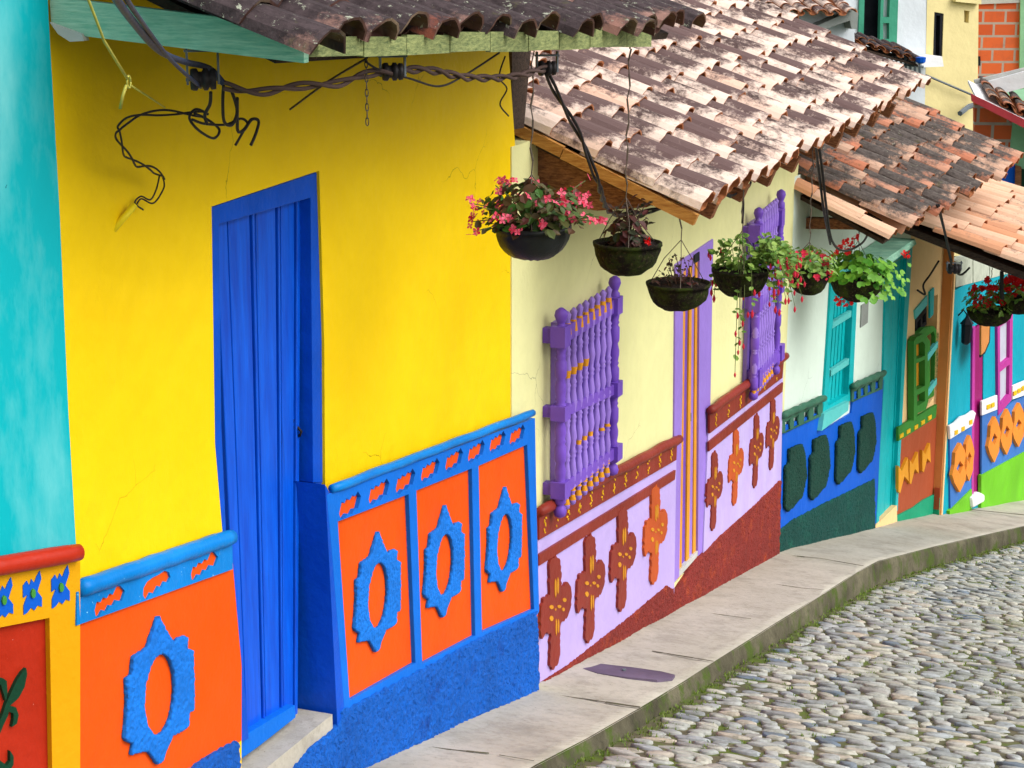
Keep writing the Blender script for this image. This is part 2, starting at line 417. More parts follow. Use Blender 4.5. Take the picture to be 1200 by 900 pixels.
def brickmat(name, s=1.0):
    m = NT(name); b = m.n('ShaderNodeTexBrick')
    mp = m.n('ShaderNodeMapping'); mp.inputs['Rotation'].default_value = (PI / 2, 0, 0)
    m.l(m.tc.outputs['Object'], mp.inputs['Vector']); m.l(mp.outputs['Vector'], b.inputs['Vector'])
    b.inputs['Color1'].default_value = rgb((232, 112, 62), KL); b.inputs['Color2'].default_value = rgb((210, 92, 50), KL)
    b.inputs['Mortar'].default_value = rgb((186, 170, 158), KL); b.inputs['Scale'].default_value = 1
    b.inputs['Brick Width'].default_value = .42 * s; b.inputs['Row Height'].default_value = .24 * s; b.inputs['Mortar Size'].default_value = .022
    col = m.mix(m.math('MULTIPLY', m.mask(m.noise(4, 5, .7), .5, .75), .4), b.outputs['Color'], rgb((150, 90, 70), KL))
    return m.out(col, .85, m.bump(b.outputs['Fac'], -.6, .01), .2)
M['brick'] = brickmat('hollow_brick')

# ------------------------------------------------------------------ roofs
def roof_tiles(name, F, s0, s1, v1, pt, mat, parent, spacing=.27, exposure=.31, rad=.088, jit=1.0, v0=0.0, inner=None, panoff=.03):
    mb = MB(); mb.uv = []
    ncol = int(round((s1 - s0) / spacing)); sp = (s1 - s0) / ncol
    L = exposure * 1.35; NA = 7
    def tile(sc, vb, R0, R1, convex, h, rot, tilt, th=.013):
        # R0 radius at lower end, R1 at upper end
        b = len(mb.v); vs = []; uvs = []
        for (vv, R, uvv) in ((vb, R0, 0.0), (vb + L, R1, 1.0)):
            for lay in (0, 1):
                RR = R - th * lay
                for k in range(NA + 1):
                    a = PI * k / NA
                    ds = -math.cos(a) * RR; hh = math.sin(a) * RR * (.72 if convex else .6)
                    if not convex: hh = -hh
                    e = (vv - vb) * rot
                    zz = h + hh + (tilt * (1 - uvv))
                    vs.append(pt(sc + ds + e, vv + 0.004 * math.sin(k * 2.1 + sc * 9), zz)); uvs.append((k / NA, uvv))
        mb.v += vs; mb.uv += uvs
        n = NA + 1
        def q(i, j): mb.f.append([b + x for x in (i, i + 1, j + 1, j)]); mb.m.append(0)
        for k in range(NA):
            mb.f.append([b + k, b + k + 1, b + 2 * n + k + 1, b + 2 * n + k]); mb.m.append(0)
            mb.f.append([b + n + k, b + 3 * n + k, b + 3 * n + k + 1, b + n + k + 1]); mb.m.append(1)
            mb.f.append([b + k, b + n + k, b + n + k + 1, b + k + 1]); mb.m.append(1)
            mb.f.append([b + 2 * n + k, b + 2 * n + k + 1, b + 3 * n + k + 1, b + 3 * n + k]); mb.m.append(1)
        for k in (0, NA):
            mb.f.append([b + k, b + 2 * n + k, b + 3 * n + k, b + n + k]); mb.m.append(1)
    for i in range(ncol + 1):
        sc = s0 + sp * i
        cj = random.uniform(-.035, .035) * jit
        v = v0 + cj; wob = random.uniform(0, 6); first = True
        while v < v1:
            dr = random.uniform(-.016, .016) * jit + .012 * math.sin(v * 1.7 + wob) * jit
            if i < ncol:
                tile(sc + sp / 2 + dr, v + panoff, rad * .92, rad * 1.06, False, .068, random.uniform(-.03, .03) * jit, 0)
            tile(sc + dr, v + random.uniform(-.015, .015) * jit, rad * 1.14, rad * .92, True, .055, random.uniform(-.05, .05) * jit, .014 + random.uniform(0, .012) * jit)
            v += exposure * (random.uniform(.6, 1.0) if first else random.uniform(.9, 1.1)); first = False
    return mb.build(name, [mat, inner or M['clay_in']], parent, smooth=False)
def roof_deck(name, pt, s0, s1, v0, v1, mat, parent, h0=-.03, h1=.0):  # plank layer; under the tiles it is added to block light between them
    mb = MB(); c = [(s0, v0), (s1, v0), (s1, v1), (s0, v1)]
    vs = [pt(a, b, h0) for a, b in c] + [pt(a, b, h1) for a, b in c]
    mb.add(vs, [(0, 1, 2, 3), (4, 5, 6, 7), (0, 1, 5, 4), (1, 2, 6, 5), (2, 3, 7, 6), (3, 0, 4, 7)])
    return mb.build(name, mat, parent)
def mkroof(F, zE, w, pitch):
    cp, sp = math.cos(pitch), math.sin(pitch)
    def pt(s, v, h=0.0):
        z = zE(s) if callable(zE) else zE
        return F.P + F.u * s + F.n * (w - v * cp + h * sp) + Vector((0, 0, z + v * sp + h * cp))
    return pt
def rafters(pt, ss, v0, v1, mat, parent, wd=.035, dp=.10, name='rafter'):
    for s in ss:
        mb = MB(); vs = []
        for v in (v0, v1):
            for (ds, h) in ((-wd, -.03 - dp), (wd, -.03 - dp), (wd, -.032), (-wd, -.032)): vs.append(pt(s + ds, v, h))
        mb.add(vs, [(0, 1, 2, 3), (4, 7, 6, 5), (0, 4, 5, 1), (1, 5, 6, 2), (2, 6, 7, 3), (3, 7, 4, 0)])
        mb.build(name, mat, parent)

# roof planes fitted to the corners seen in the photo
wY = .88; a = FY.sz(378, 44, wY); b = FY.sz(822, 26, wY)
sY0, sY1 = a[0] - .12, b[0] - .12
def zY(s): return lerp(a[1], b[1], (s - a[0]) / (b[0] - a[0])) - .095
pY = mkroof(FY, zY, wY, math.radians(22))
wC = .82; a2 = FC.sz(812, 236, wC); b2 = FC.sz(1078, 102, wC); sC0, sC1 = a2[0], b2[0]; zC = (a2[1] + b2[1]) / 2 - .08
pC = mkroof(FC, zC, wC, math.radians(23))
wW = .82; a3 = FW.sz(1062, 264, wW); b3 = FW.sz(1190, 186, wW); sW0, sW1 = a3[0], b3[0]
def zW(s): return lerp(a3[1], b3[1], (s - a3[0]) / (b3[0] - a3[0])) - .08
pW = mkroof(FW, zW, wW, math.radians(24))

# ------------------------------------------------------------------ yellow house
def wallpoly(F, bottom_px, top_pairs): pass
Yh = empty('yellow_house', FY.w(0, -.3), 'yellow house with the tall blue plank door and orange dado panels', 'house')
yl = FY.poly([(50, -80), (57, 30), (66, 250), (78, 450), (92, 690), (94, 1000)])
yr = FY.poly([(633, 830), (630, 700), (624, 500), (612, 290), (596, 60)])
door_hole = FY.poly([(248, 242), (374, 200), (380, 400), (381, 568), (392, 740), (400, 865), (283, 935), (283, 868), (280, 760), (262, 640), (252, 520)])
mb = MB()
mb.plate(FY, yl + yr + [(yr[-1][0] - .02, 2.70)], -.30, 0, [door_hole])
mb.build('wall', M['yellow'], Yh)
# far side return of the yellow house above the neighbour's roof
# door
dw = FY.sz
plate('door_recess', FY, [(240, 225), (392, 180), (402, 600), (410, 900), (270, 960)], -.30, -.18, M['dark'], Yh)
def planked(F, name, tl, tr, br, bl, o0, o1, n, mat, parent, gap=.007, cuts=None, origin=None):
    mb = MB(); TL, TR, BR, BL = F.poly([tl, tr, br, bl], o1)
    cuts = cuts or [i / n for i in range(n + 1)]
    for i in range(len(cuts) - 1):
        t0, t1 = cuts[i], cuts[i + 1]
        f = lambda A, B, t: (lerp(A[0], B[0], t), lerp(A[1], B[1], t))
        w_ = abs(TR[0] - TL[0]); g = gap / w_ / 2
        q = [f(TL, TR, t0 + g), f(TL, TR, t1 - g), f(BL, BR, t1 - g), f(BL, BR, t0 + g)]
        mb.plate(F, q, o0, o1 - .004 * (i % 2))
    # backing in the grooves
    mb.plate(F, [TL, TR, BR, BL], o0 - .01, o0 + .006)
    o = mb.build(name, mat, parent, origin=origin)
    md = o.modifiers.new('b', 'BEVEL'); md.width = .004; md.segments = 2; md.limit_method = 'ANGLE'
    return o
leaf = planked(FY, 'door', (252, 262), (354, 229), (350, 836), (280, 875), -.095, -.06, 5, M['blue_door'], Yh, gap=.016, cuts=[0, .14, .40, .45, .70, .745, .93, 1.0])
# the open leaf stands against the right jamb: dark gap beside it
q = FY.sz(349, 497, -.06)
mb = MB(); c = FY.w(q[0], q[1], -.075)
mb.lathe(c - Vector((0, 0, .03)), [(.004, 0), (.013, .008), (.013, .022), (.007, .03), (.012, .036), (.012, .05), (.004, .056)], 10)
mb.tube([c, c + FY.n * .03 + Vector((0, 0, -.03)), c + FY.n * .02 + Vector((0, 0, -.05))], .006)
mb.build('handle', M['rubber'], leaf, smooth=True)
mb = MB(); c = FY.w(*FY.sz(346, 580, -.08), -.082)
mb.box(c, FY.u * .015, FY.n * .012, Vector((0, 0, .03))); mb.tube([c + FY.u * -.03, c + FY.u * .05], .006); mb.build('latch', M['rubber'], leaf)
fr = plate('door_frame', FY, [(248, 243), (374, 201), (380, 400), (381, 566), (367, 566), (364, 232), (257, 263), (260, 500), (266, 640), (285, 780), (292, 866), (283, 870), (279, 760), (262, 640), (252, 520)], -.12, -.012, M['blue_door2'], Yh, bevel=.004)
plate('door_sill', FY, [(236, 893), (283, 864), (346, 826), (347, 841), (305, 874), (262, 905), (228, 925)], -.12, -.03, M['blue_f'], Yh, bevel=.008)
# right reveal below the jamb, blue
plate('door_jamb', FY, [(370, 566), (383, 566), (393, 700), (398, 790), (400, 858), (384, 850), (376, 842)], -.20, -.016, M['blue_door2'], Yh)
# concrete threshold
tp = FY.poly([(262, 925), (300, 884), (346, 843), (396, 846), (398, 862), (360, 905), (330, 960)], -.02)
mb = MB(); mb.box(FY.w(.06, -.33, -.06), FY.u * .40, FY.n * .12, Vector((0, 0, .2))); 
o = mb.build('threshold', M['pave'], Yh); 
# left dado
Dl = plate('dado_panel', FY, [(86, 700), (272, 640), (277, 700), (284, 780), (284, 868), (240, 900), (200, 1000), (90, 1000)], .0, .03, M['orange'], Yh, bevel=.006)
def motif_hole(F, px, py, o, wd, ht, slope, kind):
    """scalloped slot cut through a frieze"""
    cx, cz = F.sz(px, py, o)
    if kind == 0: sh = [(-1, -.2), (-.85, .45), (-.6, .25), (-.45, .6), (-.2, .35), (0, .65), (.2, .4), (.45, .95), (.7, .9), (1, .2), (.75, -.5), (.4, -.2), (.2, -.55), (-.05, -.35), (-.25, -.75), (-.5, -.5), (-.75, -.9), (-.95, -.7)]
    else: sh = [(-1, -.35), (-.95, .25), (-.7, .65), (-.3, .8), (.1, .8), (.6, .9), (.9, .6), (1, .05), (.8, -.3), (.55, -.05), (.3, -.5), (.1, -.2), (-.2, -.75), (-.45, -.45), (-.75, -.95), (-.9, -.7)]
    return [(cx + a * wd, cz + b * ht + a * wd * slope) for a, b in sh]
def frieze(name, F, pts, holes_px, o0, o1, mat, backmat, parent, wd, ht, slope):
    P = F.poly(pts, o1); hs = [motif_hole(F, x, y, o1, wd * random.uniform(.92, 1.06), ht, slope, (i % 3 == 1) * 1) for i, (x, y) in enumerate(holes_px)]
    mb = MB(); mb.plate(F, P, o0 + .006, o1, hs); mb.plate(F, P, o0, o0 + .006, (), 1)
    o = mb.build(name, [mat, backmat], parent); return o
frl = frieze('frieze', FY, [(90, 694), (272, 632), (273, 667), (90, 733)], [(129, 704), (184, 685), (240, 663)], .031, .046, M['blue_m'], M['orange'], Dl, .095, .040, -.06)
def roll(name, F, p, q, r, off, mat, parent, n=24, wob=.004):
    mb = MB(); a = F.sz(p[0], p[1], off); b = F.sz(q[0], q[1], off); pts = []; rs = []
    for i in range(n + 1):
        t = i / n; pts.append(F.w(lerp(a[0], b[0], t), lerp(a[1], b[1], t) + wob * math.sin(i * 1.3 + a[0] * 5), off + wob * math.sin(i * .9))); rs.append(r * (1 + .03 * math.sin(i * 1.9)))
    rs[0] *= .86; rs[-1] *= .86
    mb.tube(pts, rs, 14); return mb.build(name, mat, parent, smooth=True)
roll('moulding', FY, (93, 690), (271, 629), .031, .042, M['blue_m'], Dl, wob=.001)
# medallion outline
MO = [(305, 95), (345, 175), (385, 237), (415, 212), (447, 204), (460, 225), (455, 270), (488, 280), (490, 450), (492, 598), (465, 612), (465, 685), (420, 712), (380, 735), (348, 800), (325, 868), (302, 885), (275, 850), (250, 815), (205, 822), (160, 835), (172, 772), (140, 765), (125, 745), (135, 640), (140, 540), (135, 430), (165, 405), (170, 320), (210, 292), (248, 262), (275, 180)]
mpx = [(120 + x / 4.5, 700 + y / 4.5) for x, y in MO]
hole_px = [(120 + (310 + 79 * math.cos(t) + 13 * math.sin(t)) / 4.5, 700 + (515 - 214 * math.sin(t)) / 4.5) for t in [2 * PI * k / 28 for k in range(28)]]
oc = FY.sz(190, 813, .05)
mb = MB(); mb.plate(FY, FY.poly(mpx, .05), .028, .049, [FY.poly(hole_px, .05)])
med0 = mb.build('medallion', M['blue_medal'], Dl, origin=FY.w(oc[0], oc[1], 0))
md = med0.modifiers.new('b', 'BEVEL'); md.width = .005; md.segments = 2; md.limit_method = 'ANGLE'
plate('base', FY, [(60, 960), (160, 935), (220, 908), (238, 893), (283, 868), (284, 930), (284, 1010), (60, 1100)], .0, .055, M['blue_rough'], Yh, bevel=.01)
relief(bpy.context.scene.objects[-1] if False else Yh.children[-1] if False else LAST[0], .013, .026, .022)
# right dado: frame with sunk panels
P1 = [(396, 611), (479, 579), (487, 777), (410, 821)]; P2 = [(488, 575), (553, 549), (557, 745), (495, 778)]; P3 = [(561, 546), (618, 521), (626, 714), (565, 741)]
outer = [(383, 580), (627, 490), (629, 600), (632, 716), (627, 725), (565, 752), (495, 790), (404, 838), (398, 760), (390, 660)]
mb = MB(); F7 = [(410, 590), (444, 574), (475, 562), (504, 549), (532, 537), (558, 527), (583, 516), (606, 508)]
sh7 = [motif_hole(FY, x, y, .085, .050, .033, -.05, 0) for x, y in F7]
sh7 = []
for x, y in F7:
    cx, cz = FY.sz(x, y + 1.5, .07)
    s_ = [(-1, -.2), (-.75, .75), (-.5, .5), (-.3, .85), (0, .55), (.3, .9), (.5, .65), (.8, 1), (1.1, .35), (.8, -.6), (.45, -.5), (.2, -.85), (-.2, -.6), (-.6, -.95), (-.9, -.65)]
    sh7.append([(cx + a * .096, cz - .006 + b * .046 - a * .006) for a, b in s_])
mb.plate(FY, FY.poly(outer, .07), .045, .07, [FY.poly(p, .07) for p in (P1, P2, P3)] + sh7)
Dr = mb.build('dado_frame', M['blue_f'], Yh)
md = Dr.modifiers.new('b', 'BEVEL'); md.width = .003; md.segments = 1; md.limit_method = 'ANGLE'
plate('dado_panel', FY, [(385, 590), (626, 496), (630, 722), (404, 835)], .0, .05, M['orange'], Yh)
roll('moulding', FY, (389, 573), (624, 484), .020, .070, M['blue_m'], Dr, wob=.0015)
# thick end of the dado beside the door
plate('dado_end', FY, [(381, 568), (385, 575), (392, 680), (402, 790), (405, 850), (396, 862), (390, 740)], -.17, .0695, M['blue_door2'], Dr)
relief(med0, .006, .010, .014)
for (x, y) in [(445, 697), (523, 661), (593, 635)]:
    c = copyobj(med0, Yh if False else Dr); q = FY.sz(x, y, .07)
    c.location = FY.w(q[0], q[1], .0205) - rootloc(Dr); c.scale = (.985, .985, .985)
bp = FY.poly([(404, 832), (497, 783), (562, 748), (631, 716), (634, 796)], .08)
bl_ = FY.poly([(338, 912), (366, 878), (396, 854), (401, 846)], .08)
s_end = FY.sz(634, 796, .08)
bt = [(bp[0][0] - .02, bp[0][1])] + bp[1:4]
low = [(s_end[0], -1.05), (1.6, -.78), (.75, -.62), (bl_[0][0], -.55)]
mb = MB(); mb.plate(FY, bt + low + bl_, -.02, .08)
relief(mb.build('base', M['blue_rough'], Yh), .013, .030, .022)
# roof of the yellow house
Yr = roof_deck('roof', pY, sY0 + .05, sY1 - .03, .12, 3.6, M['beamdark'], Yh)
roof_tiles('roof_tiles', FY, sY0, sY1, 3.4, pY, M['tile_dark'], Yr, spacing=.235, exposure=.33, rad=.096, jit=1.9, inner=M['clay_mouth_shade'], panoff=.10)
rafters(pY, [sY0 + .5 * i + .3 for i in range(int((sY1 - sY0) / .5))], .45, 1.2, M['greenboard'], Yr, dp=.05)
# fascia boards along the eave
fx = [352, 427, 477, 528, 575, 620, 656, 692, 735, 764, 790]
tops = [26 + 0 * i for i in range(11)]
for i in range(9):
    x0, x1 = fx[i] + (0 if i else 4), fx[i + 1] - .6
    yb0, yb1 = lerp(68, 52, (x0 - 350) / 470), lerp(68, 52, (x1 - 350) / 470)
    dz = random.uniform(-1.5, 1.5)
    plate('fascia_board', FY, [(x0, yb0 + dz - 24), (x1, yb1 + dz - 22), (x1, yb1 + dz + random.uniform(-1, 1)), (x0, yb0 + dz)], wY - .02, wY + .0 + .004 * (i % 2), M['fascia'], Yr)
# verge board from the wall corner to the eave corner
A = FY.w(*FY.sz(57, 30), .03); sA = (A - FY.P).dot(FY.u)
nv = FY.u * -1
def vpt(px, py, ds=0.0): return onplane(px, py, FY.w(sA - .02 + ds, 0), FY.u)
mb = MB(); f4 = [vpt(58, -4), vpt(257, 20), vpt(356, 58), vpt(356, 74), vpt(96, 42), vpt(86, 36), vpt(60, 26)]
t_ = FY.u * .03
mb.add(f4 + [p + t_ for p in f4], [tuple(range(7)), tuple(range(7, 14))[::-1]] + [(i, (i + 1) % 7, (i + 1) % 7 + 7, i + 7) for i in range(7)])
mb.build('verge_board', M['greenboard'], Yr)
mb = MB(); f4 = [vpt(58, 26, -.01), vpt(96, 40, -.01), vpt(98, 48, -.01), vpt(82, 49, -.01), vpt(68, 40, -.01)]
mb.add(f4 + [p + t_ for p in f4], [tuple(range(5)), tuple(range(5, 10))[::-1]] + [(i, (i + 1) % 5, (i + 1) % 5 + 5, i + 5) for i in range(5)])
mb.build('broken_plaster', M['concrete_l'], Yr)
# post / dark end beam by the right corner
mb = MB(); c0 = FY.w(*FY.sz(614, 55, .0), 0); 
plate('corner_post', FY, [(600, 40), (624, 40), (614, 150), (600, 152)], -.12, -.02, M['beamdark'], Yh)

# ------------------------------------------------------------------ turquoise house on the left
Th = empty('turquoise_house', FT.w(-.6, -.1), 'turquoise house at the left edge with ochre and red dado', 'house')
tw = FT.poly([(92, 690), (80, 480), (70, 250), (57, 20), (52, -100)], .04)
mb = MB(); mb.plate(FT, tw + [(-3.2, 4.2), (-3.2, -.2), (tw[0][0], -.2)], -.30, .04)
mb.build('wall', M['turq_wall'], Th)
d1 = plate('dado_frame', FT, [(-60, 676), (94, 650), (94, 700), (94, 1010), (-60, 1040)], .04, .07, M['ochre'], Th,
      holes=[[(-50, 745), (58, 724), (63, 1000), (-50, 1020)]])
plate('dado_panel', FT, [(-60, 700), (80, 690), (80, 1005), (-60, 1030)], .041, .048, M['red_panel'], Th)
mb = MB(); a = FT.sz(-80, 677, .08); b = FT.sz(93, 647, .08)
mb.tube([FT.w(lerp(a[0], b[0], t / 10), lerp(a[1], b[1], t / 10), .08) for t in range(11)], [.031] * 9 + [.030, .027], 16); mb.build('moulding', M['red_mould'], d1, smooth=True)
# butterfly-like flowers in the frieze
for (fx_, fy_) in [(-30, 706), (4, 702), (38, 694), (71, 687)]:
    c = FT.sz(fx_, fy_ + 1, .073); mb = MB()
    sh = [(-.9, -.1), (-.85, .55), (-.45, .75), (-.25, .45), (0, .75), (.25, .5), (.5, .8), (.85, 1.05), (.95, .6), (.5, 0), (.9, -.4), (.85, -.9), (.45, -.75), (.1, -.95), (-.2, -.75), (-.6, -.95), (-.95, -1.0), (-.9, -.5), (-.45, 0)]
    mb.plate(FT, [(c[0] + x * .040, c[1] + y * .062) for x, y in sh], .06, .073, (), 0)
    mb.plate(FT, [(c[0] + .009 * math.cos(t), c[1] + .016 * math.sin(t)) for t in [k * PI / 4 for k in range(8)]], .0731, .08, (), 1)
    mb.build('flower_relief', [M['bluep'], M['greenp']], d1)
# green scroll relief
mb = MB()
def blob(F, pts, o0, o1): mb.plate(F, F.poly(pts, o1), o0, o1)
blob(FT, [(31, 783), (32, 790), (29, 805), (22, 818), (12, 827), (9, 840), (4, 850), (0, 860), (-6, 862), (-3, 850), (3, 838), (7, 825), (13, 812), (20, 797), (26, 788)], .048, .062)
blob(FT, [(4, 795), (8, 798), (9, 812), (7, 822), (4, 812), (1, 802), (-10, 806), (-14, 800), (-4, 794)], .048, .062)
blob(FT, [(10, 827), (19, 829), (22, 838), (20, 848), (14, 852), (16, 843), (16, 836), (10, 834), (6, 838)], .048, .0625)
blob(FT, [(12, 880), (16, 886), (16, 896), (10, 906), (2, 905), (-6, 895), (-12, 880), (-8, 878), (0, 891), (8, 897), (12, 892)], .048, .062)
mb.build('scroll_relief', M['dkgreen'], d1)

# ------------------------------------------------------------------ cream house
Ch = empty('cream_house', FC.w(2.5, -1.5), 'cream house with purple window grilles and striped purple door', 'house')
cw = FC.poly([(915, 650), (918, 500), (925, 330), (932, 245), (936, 190)])
hole = FC.poly([(792, 310), (836, 280), (833, 450), (829, 640), (820, 652), (790, 684)])
mb = MB(); mb.plate(FC, [(-.35, -1.4), (cw[0][0], -2.3)] + cw + [(cw[-1][0], 1.95), (-.35, 1.95)], -.30, 0, [hole])
mb.build('wall', M['cream'], Ch)
w1h = None
# door
dfr = plate('door_frame', FC, [(792, 310), (836, 280), (833, 450), (829, 642), (818, 652), (820, 302 + 2), (801, 319), (800, 450), (796, 676), (789, 684)], -.10, .012, M['lpurple'], Ch, bevel=.003)
mb = MB()
TLd, TRd, BRd, BLd = FC.poly([(798, 318), (821, 303), (819, 652), (792, 684)], -.008)
f = lambda A, B, t: (lerp(A[0], B[0], t), lerp(A[1], B[1], t))
stripes = [(0, .05, 1, .0), (.05, .2, 0, .02), (.2, .40, 2, .0), (.40, .53, 0, .02), (.53, .70, 1, .006), (.70, .82, 0, .02), (.82, 1.0, 2, 0)]
for (t0, t1, mi, pr) in stripes:
    mb.plate(FC, [f(TLd, TRd, t0), f(TLd, TRd, t1), f(BLd, BRd, t1), f(BLd, BRd, t0)], -.10, -.014 + pr * .6, (), mi)
cd = mb.build('door', [M['gold'], M['lpurple'], M['purple']], Ch)
mb = MB(); c = FC.w(*FC.sz(803, 484, -.04), -.035); mb.tube([c, c + FC.n * .03, c + FC.n * .03 - Vector((0, 0, .05))], .008); mb.tube([c - Vector((0, 0, .06)), c - Vector((0, 0, .02))], .014); mb.build('handle', M['metal'], cd)
plate('threshold', FC, [(786, 690), (789, 677), (819, 644), (821, 648), (790, 683)], -.12, .010, M['concrete_l'], Ch)
plate('number_plaque', FC, [(814, 299), (820, 295), (820, 305), (814, 309)], .012, .02, M['dark'], Ch)
# dado of the cream house
def dado_c(mould, band, stripe, lavp, redp, marks):
    d = plate('dado_panel', FC, lavp, 0, .022, M['lav'], Ch)
    plate('frieze', FC, band, .022, .040, M['maroon'], d, bevel=.003)
    roll('moulding', FC, mould[0], mould[1], .030, .045, M['maroon'], d)
    plate('stripe', FC, stripe, .022, .036, M['maroon'], d)
    relief(plate('base', FC, redp, -.02, .034, M['redbase'], Ch), .016, .022, .03)
    for i in range(marks):
        mb = MB()
        t = (i + .5) / marks
        a = FC.sz(lerp(band[0][0], band[1][0], t), lerp(band[0][1], band[1][1], t), .04); b = FC.sz(lerp(band[3][0], band[2][0], t), lerp(band[3][1], band[2][1], t), .04)
        m_ = lambda k: (lerp(a[0], b[0], k), lerp(a[1], b[1], k))
        for (dx, kk, sz_) in ((-.016, .45, .007), (.01, .38, .008), (.0, .58, .009), (-.012, .74, .008), (.014, .68, .007), (.0, .85, .005)):
            if random.random() < .18: continue
            c_ = m_(kk); j = random.uniform(-.004, .004); an = random.uniform(0, PI)
            e = [(c_[0] + dx + j + sz_ * 1.5 * math.cos(q) * math.cos(an) - sz_ * .7 * math.sin(q) * math.sin(an), c_[1] + sz_ * 1.5 * math.cos(q) * math.sin(an) + sz_ * .7 * math.sin(q) * math.cos(an)) for q in [k * PI / 3 for k in range(6)]]
            mb.plate(FC, e, .0395, .044)
        mb.build('painted_mark', M['yel2'], d)
    return d
dC1 = dado_c([(632, 600), (796, 514)], [(632, 598), (794, 511), (793, 539), (632, 633)], [(632, 650), (792, 551), (791, 562), (632, 663)],
       [(630, 604), (793, 520), (790, 700), (632, 800)], [(632, 805), (640, 797), (667, 779), (735, 726), (783, 686), (790, 690), (789, 725), (632, 830)], 12)
dC2 = dado_c([(832, 481), (921, 417)], [(832, 481), (919, 421), (917, 443), (832, 508)], [(831, 518), (918, 448), (917, 459), (831, 529)],
       [(831, 486), (918, 424), (915, 575), (846, 630), (824, 652)], [(789, 700), (819, 655), (826, 648), (844, 629), (880, 597), (916, 562), (914, 660), (850, 700), (789, 730)], 6)
CR = [(100, 375), (115, 358), (130, 375), (137, 410), (138, 495), (150, 492), (158, 475), (170, 482), (180, 510), (180, 570), (165, 620), (135, 650), (133, 780), (120, 828), (106, 845), (90, 825), (92, 790), (94, 690), (70, 692), (58, 715), (52, 690), (53, 590), (62, 545), (90, 530), (88, 400)]
def crossobj(parent, first=None): pass
# ragged outline
def rag(P, amp=.006, step=.025):
    out = []
    for i in range(len(P)):
        a, b = Vector(P[i]), Vector(P[(i + 1) % len(P)]); n = max(1, int((b - a).length / step)); d = (b - a).normalized() if (b - a).length else Vector((0, 0)); nn = Vector((-d.y, d.x))
        for k in range(n): p = a.lerp(b, k / n) + nn * (random.uniform(-amp, amp) if k else 0); out.append((p.x, p.y))
    return out
crp = rag(FC.poly([(620 + x / 3.6, 550 + y / 3.6) for x, y in CR], .04), .011, .019)
oc = FC.sz(620 + 115 / 3.6, 550 + 600 / 3.6, .04)
marks = [((112, 500), 4, 40), ((122, 490), 4, 36), ((95, 580), 9, 9), ((128, 578), 8, 7), ((150, 550), 8, 9), ((145, 590), 6, 8), ((95, 628), 8, 12), ((112, 590), 3, 5), ((115, 665), 3, 36), ((124, 660), 3, 30)]
def make_cross(mat, tagname, parent, c):
    mb = MB(); mb.plate(FC, crp, .020, .038); o = mb.build('cross_relief', mat, parent, origin=FC.w(oc[0], oc[1], 0))
    m2 = MB()
    for (x, y), rx, ry in marks:
        e = FC.poly([(620 + (x + rx * math.cos(q)) / 3.6, 550 + (y + ry * math.sin(q)) / 3.6) for q in [k * PI / 4 for k in range(8)]], .04); m2.plate(FC, e, .036, .041)
    s = m2.build('painted_marks', M['ochre_mark'], o); return o
crosses = [(dC1, (652, 717), 0), (dC1, (693, 689), 0), (dC1, (731, 655), 0), (dC1, (769, 626), 1), (dC2, (839, 575), 0), (dC2, (864, 547), 1), (dC2, (888, 528), 0), (dC2, (907, 508), 0)]
for (par, (x, y), k) in crosses:
    o = make_cross(M['rust'] if k else M['maroon'], '', par, None)
    q = FC.sz(x, y, .04); d = FC.w(q[0], q[1], 0) - FC.w(oc[0], oc[1], 0)
    o.location = o.location + d
    if par is dC2: o.scale = (.84, .84, .88)
# turned grilles
def post_prof(h, r):
    P = [(r * .3, 0), (r * .95, .012), (r * 1.15, .035), (r * .9, .06), (r * .55, .07), (r * .95, .08), (r, .1)]
    z = .1; n = 4; seg = (h - .22) / n
    for i in range(n):
        P += [(r * 1.0, z + .01), (r * 1.0, z + .06), (r * .72, z + .075), (r * .95, z + .09), (r * .78, z + .10), (r * .95, z + seg * .45 + .03), (r * .98, z + seg * .7), (r * .72, z + seg - .03), (r * .95, z + seg - .015)]
        z += seg
    P += [(r, h - .12), (r * .95, h - .095), (r * .6, h - .085), (r * .8, h - .07), (r * 1.15, h - .04), (r * .95, h - .015), (r * .3, h)]
    return P
def bal_prof(h, r):
    P = [(r * .2, 0), (r * .8, .008), (r * .95, .03), (r * .6, .06)]; z = .07; n = 5; seg = (h - .12) / n
    for i in range(n):
        P += [(r * .62, z), (r * .9, z + .012), (r * .62, z + .022), (r * .98, z + .034), (r * .62, z + .05), (r * .75, z + seg * .4), (r * 1.05, z + seg * .62), (r * .7, z + seg - .012)]
        z += seg
    P += [(r * .6, h - .045), (r * .95, h - .02), (r * .2, h)]
    return P
